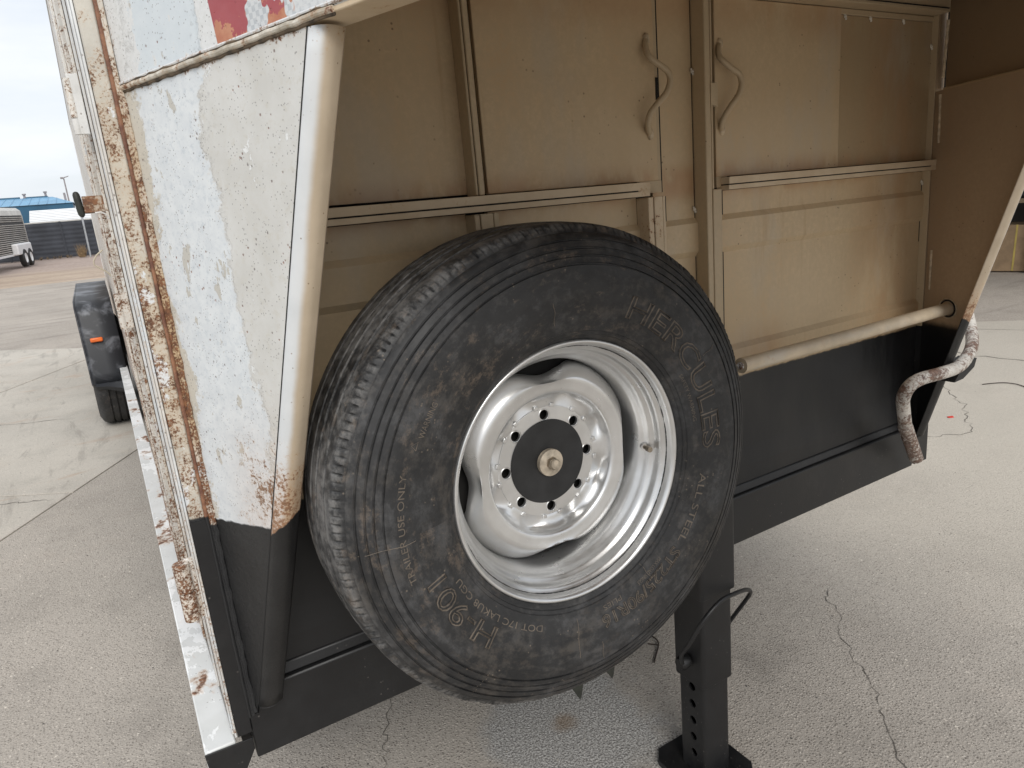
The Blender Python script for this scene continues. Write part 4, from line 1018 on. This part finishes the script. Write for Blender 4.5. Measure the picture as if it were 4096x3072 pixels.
# --- rim barrel
F0 = -.0844
barrel = [(.2165, -.072), (.2180, -.0785), (.2178, F0), (.2160, F0-.0018), (.2135, F0-.0015), (.2105, F0+.0010), (.2085, F0+.0065), (.2075, F0+.0130), (.2060, F0+.0165), (.2030, F0+.0185), (.2005, F0+.0205), (.1990, F0+.0260), (.1985, F0+.0330),
          (.1965, F0+.0365), (.1930, F0+.0385), (.1905, F0+.0415), (.1885, F0+.0470), (.1860, F0+.0520), (.1825, F0+.0560), (.1800, F0+.0620), (.1785, F0+.0720), (.1780, F0+.0950), (.1800, F0+.13), (.1900, .075), (.2170, .085)]
rim = MB().lathe(barrel, 160).build('rim', 'silver_paint', sw, ang=60)
# --- disc with four hand holes and lobed lug recess
def hole(t, w=24):
    b = 0
    for c_ in (90, -1, -91, -180):
        d_ = (math.degrees(t)-c_+180) % 360-180; b = max(b, math.exp(-(d_/w)**2*2.2))
    return b
dprof = [(.1805, .020), (.1790, .006), (.1765, -.001), (.1725, -.008), (.1670, -.0145), (.1610, -.0200), (.1560, -.0240), (.1515, -.0262), (.1470, -.0268), (.1420, -.0262), (.1370, -.0252), (.1315, -.0246), (.1270, -.0240), (.1240, -.0225), (.1222, -.0195), (.1210, -.0155),
         (.1195, -.0115), (.1175, -.0080), (.1150, -.0052), (.1120, -.0035), (.1090, -.0026), (.1060, -.0021), (.1020, -.0016), (.0980, -.0012), (.0945, -.0012)]
ND = 240
def disc(i, j, r_, y, t):
    b = hole(t); rr, yy = r_, y
    if i <= 9:
        f = [1, 1, 1, .95, .85, .70, .52, .34, .18, .06][i]
        rr -= .0255*b*f*(1.0 if i > 1 else 1.1); yy -= .0060*b*(1 if 2 <= i <= 7 else .3)*f
        if i < 2:                             # no skirt behind the hand holes: they open on the dark
            w_ = min(1, b*2.2); rr += (.1765-.0255*b+.0008-rr)*w_; yy += (-.001-.0018*b+.0025-yy)*w_
    if i >= 15:                               # eight lobes where the recess meets the lug face
        lob = .5+.5*math.cos(8*(t-R(67.5)))
        f = [0, .20, .45, .7, .9, 1, 1, .8, .45, .0][i-15]
        lb = lob**1.5; rr += .0150*(lb-.40)*f; yy += .0066*(lb-.30)*f
    return rr, yy
dsc = MB().lathe(dprof, ND, disc).build('disc', 'silver_paint', sw, ang=42)
# lug face with eight real holes
cu = bpy.data.curves.new('lug', 'CURVE'); cu.dimensions = '2D'; cu.fill_mode = 'BOTH'; cu.extrude = .0025; cu.bevel_depth = .0006; cu.bevel_resolution = 1
def spl2(cx, cy, r_, n):
    sp = cu.splines.new('POLY'); sp.points.add(n-1); sp.use_cyclic_u = True
    for i_, q in enumerate(sp.points): q.co = (cx+r_*math.cos(2*PI*i_/n), cy+r_*math.sin(2*PI*i_/n), 0, 1)
spl2(0, 0, .0965, 96); spl2(0, 0, .058, 64)
for kx in range(8): spl2(.0826*math.cos(R(90+45*kx)), .0826*math.sin(R(90+45*kx)), .0092, 22)
tmp = bpy.data.objects.new('lug', cu); COL.objects.link(tmp)
me = bpy.data.meshes.new_from_object(tmp.evaluated_get(bpy.context.evaluated_depsgraph_get())); bpy.data.objects.remove(tmp)
mb = MB().add([(v_.co.x, v_.co.z+.0005, v_.co.y) for v_ in me.vertices], [tuple(p.vertices) for p in me.polygons])
mb.build('lug_face', 'silver_paint', dsc, ang=30)
for kx in range(8):                           # raised pads between the lugs, tabs round the face
    a = R(90+45*kx)
    for da in (-9.5, 9.5):
        mbp = MB()
        aa = a+R(da); er = Vector((math.cos(aa), 0, math.sin(aa))); et = Vector((-math.sin(aa), 0, math.cos(aa))); c_ = er*.0985
        q = [c_+er*sx*.0036+et*st_*.0042+Vector((0, -.0020, 0)) for sx, st_ in ((-1, -1), (1, -1), (1, 1), (-1, 1))]
        mbp.prism(q, (0, -.0038, 0))
        mbp.build('lug_tab', 'silver_paint', dsc, bevel=.0012)
    cx, cz = .0826*math.cos(a), .0826*math.sin(a)
    MB().tube([(cx, -.0022, cz), (cx, -.0032, cz)], [.0118, .0103], 22, caps=False).build('lug_boss', 'silver_paint', dsc)
MB().lathe([(.0001, .02), (.178, .02)], 48).build('back_plate', 'dark_void', sw, smooth=False)
# --- hold-down plate, washer and nut
pl = MB().lathe([(.0001, .002), (.0735, .002), (.0735, -.0040), (.0728, -.0048), (.0001, -.0048)], 96).build('retaining_plate', 'plate_black', sw, ang=30)
MB().lathe([(.0001, -.0045), (.0230, -.0045), (.0235, -.0062), (.0228, -.0082), (.0238, -.0098), (.0234, -.0138), (.0222, -.0148), (.0001, -.0148)], 48).build('washer', 'bolt_tan', pl, ang=40)
hx = [(.0112*math.cos(PI/3*i+.2), -.0145, .0112*math.sin(PI/3*i+.2)) for i in range(6)]
MB().prism(hx, (0, -.009, 0)).build('nut', 'brass', pl, bevel=.001)
MB().lathe([(.0001, -.0280), (.0045, -.0280), (.0052, -.0272), (.0074, -.0272), (.0080, -.0262), (.0080, -.020)], 24).build('bolt', 'bolt_tan', pl, ang=30)
# --- valve stem
va = R(-4.2); vb = Vector((.1865*math.cos(va), -.036, .1865*math.sin(va)))
MB().tube([vb+Vector((.004, .006, 0)), vb+Vector((0, -.002, 0))], [.0085, .0075], 14).build('valve_base', 'silver_paint', rim)
MB().tube([vb, vb+Vector((-.002, -.010, 0)), vb+Vector((-.0022, -.0105, 0)), vb+Vector((-.004, -.020, 0))], [.0042, .0042, .0052, .0050], 12).build('valve_stem', 'brass', rim)
# mounting bracket between wall and wheel
MB().box(.50, .68, 1.06, 1.142, -.50, -.34).build('wheel_mount', 'black_paint', tr, bevel=.004)

# ================================================================== THINGS ON THE GROUND
wr = MB().tube(spl([(1.36, 1.76, .004), (1.444, 1.737, .009), (1.477, 1.736, .009), (1.496, 1.715, .009), (1.494, 1.678, .009), (1.475, 1.653, .008), (1.440, 1.626, .006), (1.408, 1.600, .004)]), .0030, 8).tube([(1.456, 1.687, .008), (1.482, 1.655, .010)], .0024, 6)
at(tag(wr.build('bent_wire', 'wire_rust', off=(1.48, 1.74, 0)), 'bent rusty wire hook on the concrete behind the spare tyre', 'wire'), 1.48, 1.74, 0)
w2 = MB().tube(spl([(5.424, 2.488, .005), (5.495, 2.45, .007), (5.559, 2.402, .007), (5.575, 2.333, .007), (5.546, 2.261, .006), (5.50, 2.18, .005)]), .0035, 6)
at(tag(w2.build('loose_wire', 'wire_rust', off=(5.5, 2.35, 0)), 'thin dark wire lying on the bright concrete at the right', 'wire'), 5.5, 2.35, 0)
s1 = MB().prism([(4.565, 2.27, .001), (4.595, 2.255, .001), (4.605, 2.27, .001), (4.57, 2.285, .001)], (0, 0, .006))
at(tag(s1.build('red_scrap', 'red_scrap', off=(4.58, 2.27, 0)), 'tiny red plastic scrap on the concrete beside the bent pipe', 'scrap'), 4.58, 2.27, 0)

# ================================================================== BACKGROUND, LEFT
fn = thing('yard_fence', 'long dark ribbed metal fence behind the dirt lot', 'fence', (0, 0, 0))
pA, pB = Vector((-15.5, 44.6)), Vector((6.0, 40.2)); dF = (pB-pA).normalized(); nF = Vector((dF.y, -dF.x)); LF = (pB-pA).length; npan = 9
for i in range(npan):
    a0 = pA + dF*(LF*i/npan+.04); a1 = pA + dF*(LF*(i+1)/npan-.04); rows = []
    for kx in range(33):
        z = .02 + 1.72*kx/32; o = .006 if kx % 4 in (1, 2) else -.004
        rows.append([(a0.x+nF.x*o, a0.y+nF.y*o, z), (a1.x+nF.x*o, a1.y+nF.y*o, z)])
    MB().strip(rows).build('fence_panel', 'fence_dark', fn, smooth=False)
for i in range(npan+1):
    a0 = pA + dF*(LF*i/npan)
    MB().box(a0.x-.04, a0.x+.04, a0.y-.04, a0.y+.04, 0, 1.76).build('fence_post', 'fence_dark', fn, smooth=False)
at(tag(MB().cyl((-.19, 40.4, -.03), (-.16, 40.4, 1.97), .045, 12).build('steel_post', 'galvanised', off=(-.19, 40.4, 0)), 'pale galvanised steel post standing in front of the dark fence', 'post'), -.19, 40.4, 0)
wd = MB(); rnd = random.Random(5)
for i in range(150):
    b = Vector((-.52+rnd.uniform(-.12, .12), 40.3+rnd.uniform(-.1, .1), 0)); tip = b + Vector((rnd.uniform(-.22, .26), rnd.uniform(-.15, .15), rnd.uniform(.12, .72))); s_ = Vector((.012, 0, .004))
    wd.add([b-s_, b+s_, tip], [(0, 1, 2)])
at(tag(wd.build('dry_weed', 'weed', smooth=False, off=(-.5, 40.3, 0)), 'dry brown weed clump at the foot of the dark fence', 'weed'), -.5, 40.3, 0)
w_ = MB()
for i in range(9):
    b = Vector((-2.6+i*.27+rnd.uniform(-.1, .1), 41.2, 0))
    for q in range(14):
        tip = b + Vector((rnd.uniform(-.12, .12), 0, rnd.uniform(.05, .2))); w_.add([b+Vector((-.01, 0, 0)), b+Vector((.01, 0, 0)), tip], [(0, 1, 2)])
tag(w_.build('dry_grass', 'weed', smooth=False), kind='stuff')
sh = thing('white_shed', 'low white shed with ribbed metal roof behind the dark fence', 'shed', (0, 0, 0))
nrib = 22
MB().prism([(-2.52, 44.0, 1.80), (-2.75, 50.0, 2.44), (6, 50, 2.44), (6, 44, 1.80)], (0, 0, .03)).build('roof', 'white_metal', sh, smooth=False)
for i in range(7):
    f = (i+.5)/7; y = 44+6*f; z = 1.838+.64*f
    MB().prism([(-2.53-.2*f, y-.08, z-.002), (-2.53-.2*f, y+.02, z+.05), (-2.53-.2*f, y+.10, z+.014)], (8.4, 0, 0)).build('roof_rib', 'white_metal', sh, smooth=False)
MB().box(-2.5, 5.9, 44.05, 44.15, 0, 1.79).box(-2.6, -2.5, 44.05, 49.9, 0, 1.79).build('wall', 'white_metal', sh, smooth=False)
at(tag(MB().box(-9, 3.2, 43.2, 43.3, 0, 1.80).build('back_fence', 'alu', smooth=False, off=(-3, 43.2, 0)), 'pale low boundary wall between dark fence and blue building', 'wall'), -3, 43.2, 0)
bb = thing('blue_building', 'blue metal building with light blue hipped roof in the distance', 'building', (0, 0, 0))
MB().box(-30, -.70, 68.0, 68.2, 0, 3.20).build('wall', 'blue_wall', bb, smooth=False)
MB().box(-.82, -.70, 68.2, 82, 0, 3.20).build('wall', 'blue_wall', bb, smooth=False)
MB().add([(-30, 67.9, 3.22), (-.60, 67.9, 3.22), (-2.15, 75, 3.98), (-30, 75, 3.98), (-.60, 82, 3.22), (-30, 82, 3.22)], [(0, 1, 2, 3), (1, 4, 2), (3, 2, 4, 5)]).build('roof', 'blue_roof', bb, smooth=False)
for i in range(26):
    x = -1.2-i*.62; yt = 75 if x < -2.15 else 68+7*( -.6-x)/1.55
    MB().prism([(x-.03, 67.9, 3.225), (x+.03, 67.9, 3.225), (x, 67.9, 3.27)], (0, yt-67.9, (yt-67.9)/7.1*.76)).build('roof_seam', 'blue_roof', bb, smooth=False)
MB().box(-12, -4.55, 74.9, 75.2, 3.95, 4.10).box(-4.1, -2.5, 74.9, 75.2, 3.95, 4.08).build('ridge_cap', 'ridge_blue', bb, smooth=False)
for x, z in ((-4.2, 4.36), (-2.63, 4.46)):
    v_ = MB().cyl((x, 75, 3.9), (x, 75, z-.1), .09, 12).build('roof_vent', 'lamp_grey', bb)
    MB().cyl((x, 75, z-.12), (x, 75, z), .15, 12).build('vent_cap', 'lamp_grey', v_)
at(tag(MB().box(-1.30, -1.12, 74, 74.2, 0, 4.22).build('flue', 'lamp_grey', smooth=False, off=(-1.2, 74, 0)), 'grey flue standing just right of the blue roof', 'chimney'), -1.2, 74, 0)
lp = thing('light_pole', 'tall thin yard light pole with two lamp heads against the sky', 'light pole', (-1.15, 85, 0))
MB().tube([(0, 0, 0), (.03, 0, 5.95)], [.09, .06], 10).build('pole', 'lamp_grey', lp)
MB().box(-.26, .02, -.12, .12, 5.92, 6.10).build('lamp_head', 'lamp_grey', lp, bevel=.03)
MB().prism([(.02, -.12, 5.98), (.46, -.12, 6.12), (.50, -.12, 6.20), (.05, -.12, 6.08)], (0, .24, 0)).build('lamp_head', 'lamp_grey', lp)
# the aluminium stock trailer parked at the fence
s0, s1_ = Vector((-4.6, 24.0)), Vector((-2.44, 38.6)); ds_ = (s1_-s0).normalized(); ns_ = Vector((ds_.y, -ds_.x)); LS = (s1_-s0).length
stt = thing('stock_trailer', 'slatted aluminium stock trailer with white fender parked by the fence', 'trailer', (s0.x, s0.y, 0))
ORG[stt] = Vector((s0.x, s0.y, 0))
def sp(a, o, z): q_ = s0 + ds_*a + ns_*o; return (q_.x, q_.y, z)
def sbox(a0, a1, o0, o1, z0, z1): return MB().prism([sp(a0, o0, z0), sp(a1, o0, z0), sp(a1, o1, z0), sp(a0, o1, z0)], (0, 0, z1-z0))
sbox(0, LS-.02, -.05, -.02, .58, 2.15).build('liner', 'alu_dark', stt, smooth=False)
MB().prism([sp(0, 0, 2.14), sp(0, -.02, 2.34), sp(0, -.16, 2.47), sp(0, -2.0, 2.5), sp(0, -2.1, 2.14)], (ds_.x*LS, ds_.y*LS, 0)).build('roof', 'alu', stt, smooth=False)
nsl = 19
for i in range(nsl):
    z = .60+i*.0795
    if i == 15: continue
    e1 = LS - (.0 if i < 14 else .02*(i-13))
    MB().prism([sp(0, -.018, z+.006), sp(0, .014, z+.012), sp(0, .018, z+.036), sp(0, -.018, z+.044)], (ds_.x*e1, ds_.y*e1, 0)).build('slat', 'alu', stt, smooth=False)
sbox(0, LS-.3, -.03, .03, .50, .585).build('frame_rail', 'white_metal', stt, smooth=False)
sbox(LS-.06, LS, -2.1, .01, .55, 2.14).build('rear_gate', 'alu', stt, smooth=False)
fd = sbox(LS-3.1, LS-.75, .0, .24, .52, .98).build('fender', 'white_metal', stt, bevel=.05, smooth=False)
ang_s = math.atan2(ds_.y, ds_.x)
for a in (LS-1.35, LS-2.25):
    w = bpy.data.objects.new('wheel', None); COL.objects.link(w); w.parent = stt; w.location = (Vector(sp(a, .17, .37))-ORG[stt])*U; w.rotation_euler = (0, 0, ang_s+PI); ORG[w] = Vector()
    # wheel axis (local Y) points across the trailer; local -Y faces outwards
    MB().lathe(tyre_profile(.11, .20, .37), 40).build('tyre', 'far_rubber', w, ang=40)
    MB().lathe([(.205, .08), (.20, .10), (.16, .06), (.02, .05)], 32).build('rim', 'white_metal', w)
    MB().lathe([(.205, -.08), (.20, -.10), (.16, -.06), (.02, -.05)], 32).build('rim', 'white_metal', w)

# ================================================================== BACKGROUND, RIGHT: open workshop with boxes
gA = Vector((.915, .404)); gL = Vector((-.404, .915)); G0 = Vector((11.0, 4.86))
def gp(d_, s_): q_ = G0 + gA*d_ + gL*s_; return (q_.x, q_.y)
def gbox(d0, d1, s0_, s1__, z0, z1):
    return MB().prism([(*gp(d0, s0_), z0), (*gp(d1, s0_), z0), (*gp(d1, s1__), z0), (*gp(d0, s1__), z0)], (0, 0, z1-z0))
ws = thing('workshop', 'dark open workshop bay beyond the bright concrete', 'building', (0, 0, 0))
gbox(2.6, 2.8, -9, 10, 0, 4.6).build('back_wall', 'shop_wall', ws, smooth=False)
gbox(-2.4, 2.59, 9.8, 10, 0, 4.6).build('side_wall', 'shop_wall', ws, smooth=False)
gbox(-2.4, 2.59, -9, -8.8, 0, 4.6).build('side_wall', 'shop_wall', ws, smooth=False)
gbox(-3.0, 2.9, -9.2, 10.2, 4.61, 4.75).build('roof', 'shop_wall', ws, smooth=False)
gbox(-2.45, -2.25, -9, 10, 3.4, 4.6).build('header', 'shop_wall', ws, smooth=False)
b1 = gbox(.06, .60, -.16, .40, .0, .64).build('cardboard_box', 'cardboard', smooth=False); tag(b1, 'brown cardboard box with a yellow strap on the workshop floor', 'box')
gbox(.055, .059, -.035, -.013, .005, .645).build('strap', 'yellow_strap', b1, smooth=False)
b2 = gbox(-.02, .50, -.72, -.17, .0, .66).build('cardboard_box', 'cardboard_pale', smooth=False); tag(b2, 'paler cardboard box right of the strapped box on the workshop floor', 'box')
b3 = gbox(.02, .48, -.75, -.14, .665, .90).build('cardboard_box', 'cardboard', smooth=False); tag(b3, 'low cardboard box with a white label, topmost of its stack', 'box')
gbox(.014, .018, -.48, -.36, .72, .80).build('label', 'label_white', b3, smooth=False)
pk = gbox(.7, 1.3, -1.2, .55, .90, .96).build('shelf_board', 'timber', smooth=False); tag(pk, 'pale timber shelf board behind the cardboard boxes', 'shelf')
for s_ in (-1.1, .45): gbox(.75, .85, s_-.04, s_+.04, .0, .899).build('leg', 'timber', pk, smooth=False)
ck = gbox(.8, 1.2, -.6, .25, .965, 1.7).build('equipment_case', 'plate_black', bevel=.03, smooth=False); tag(ck, 'black equipment case standing on the timber shelf', 'case')
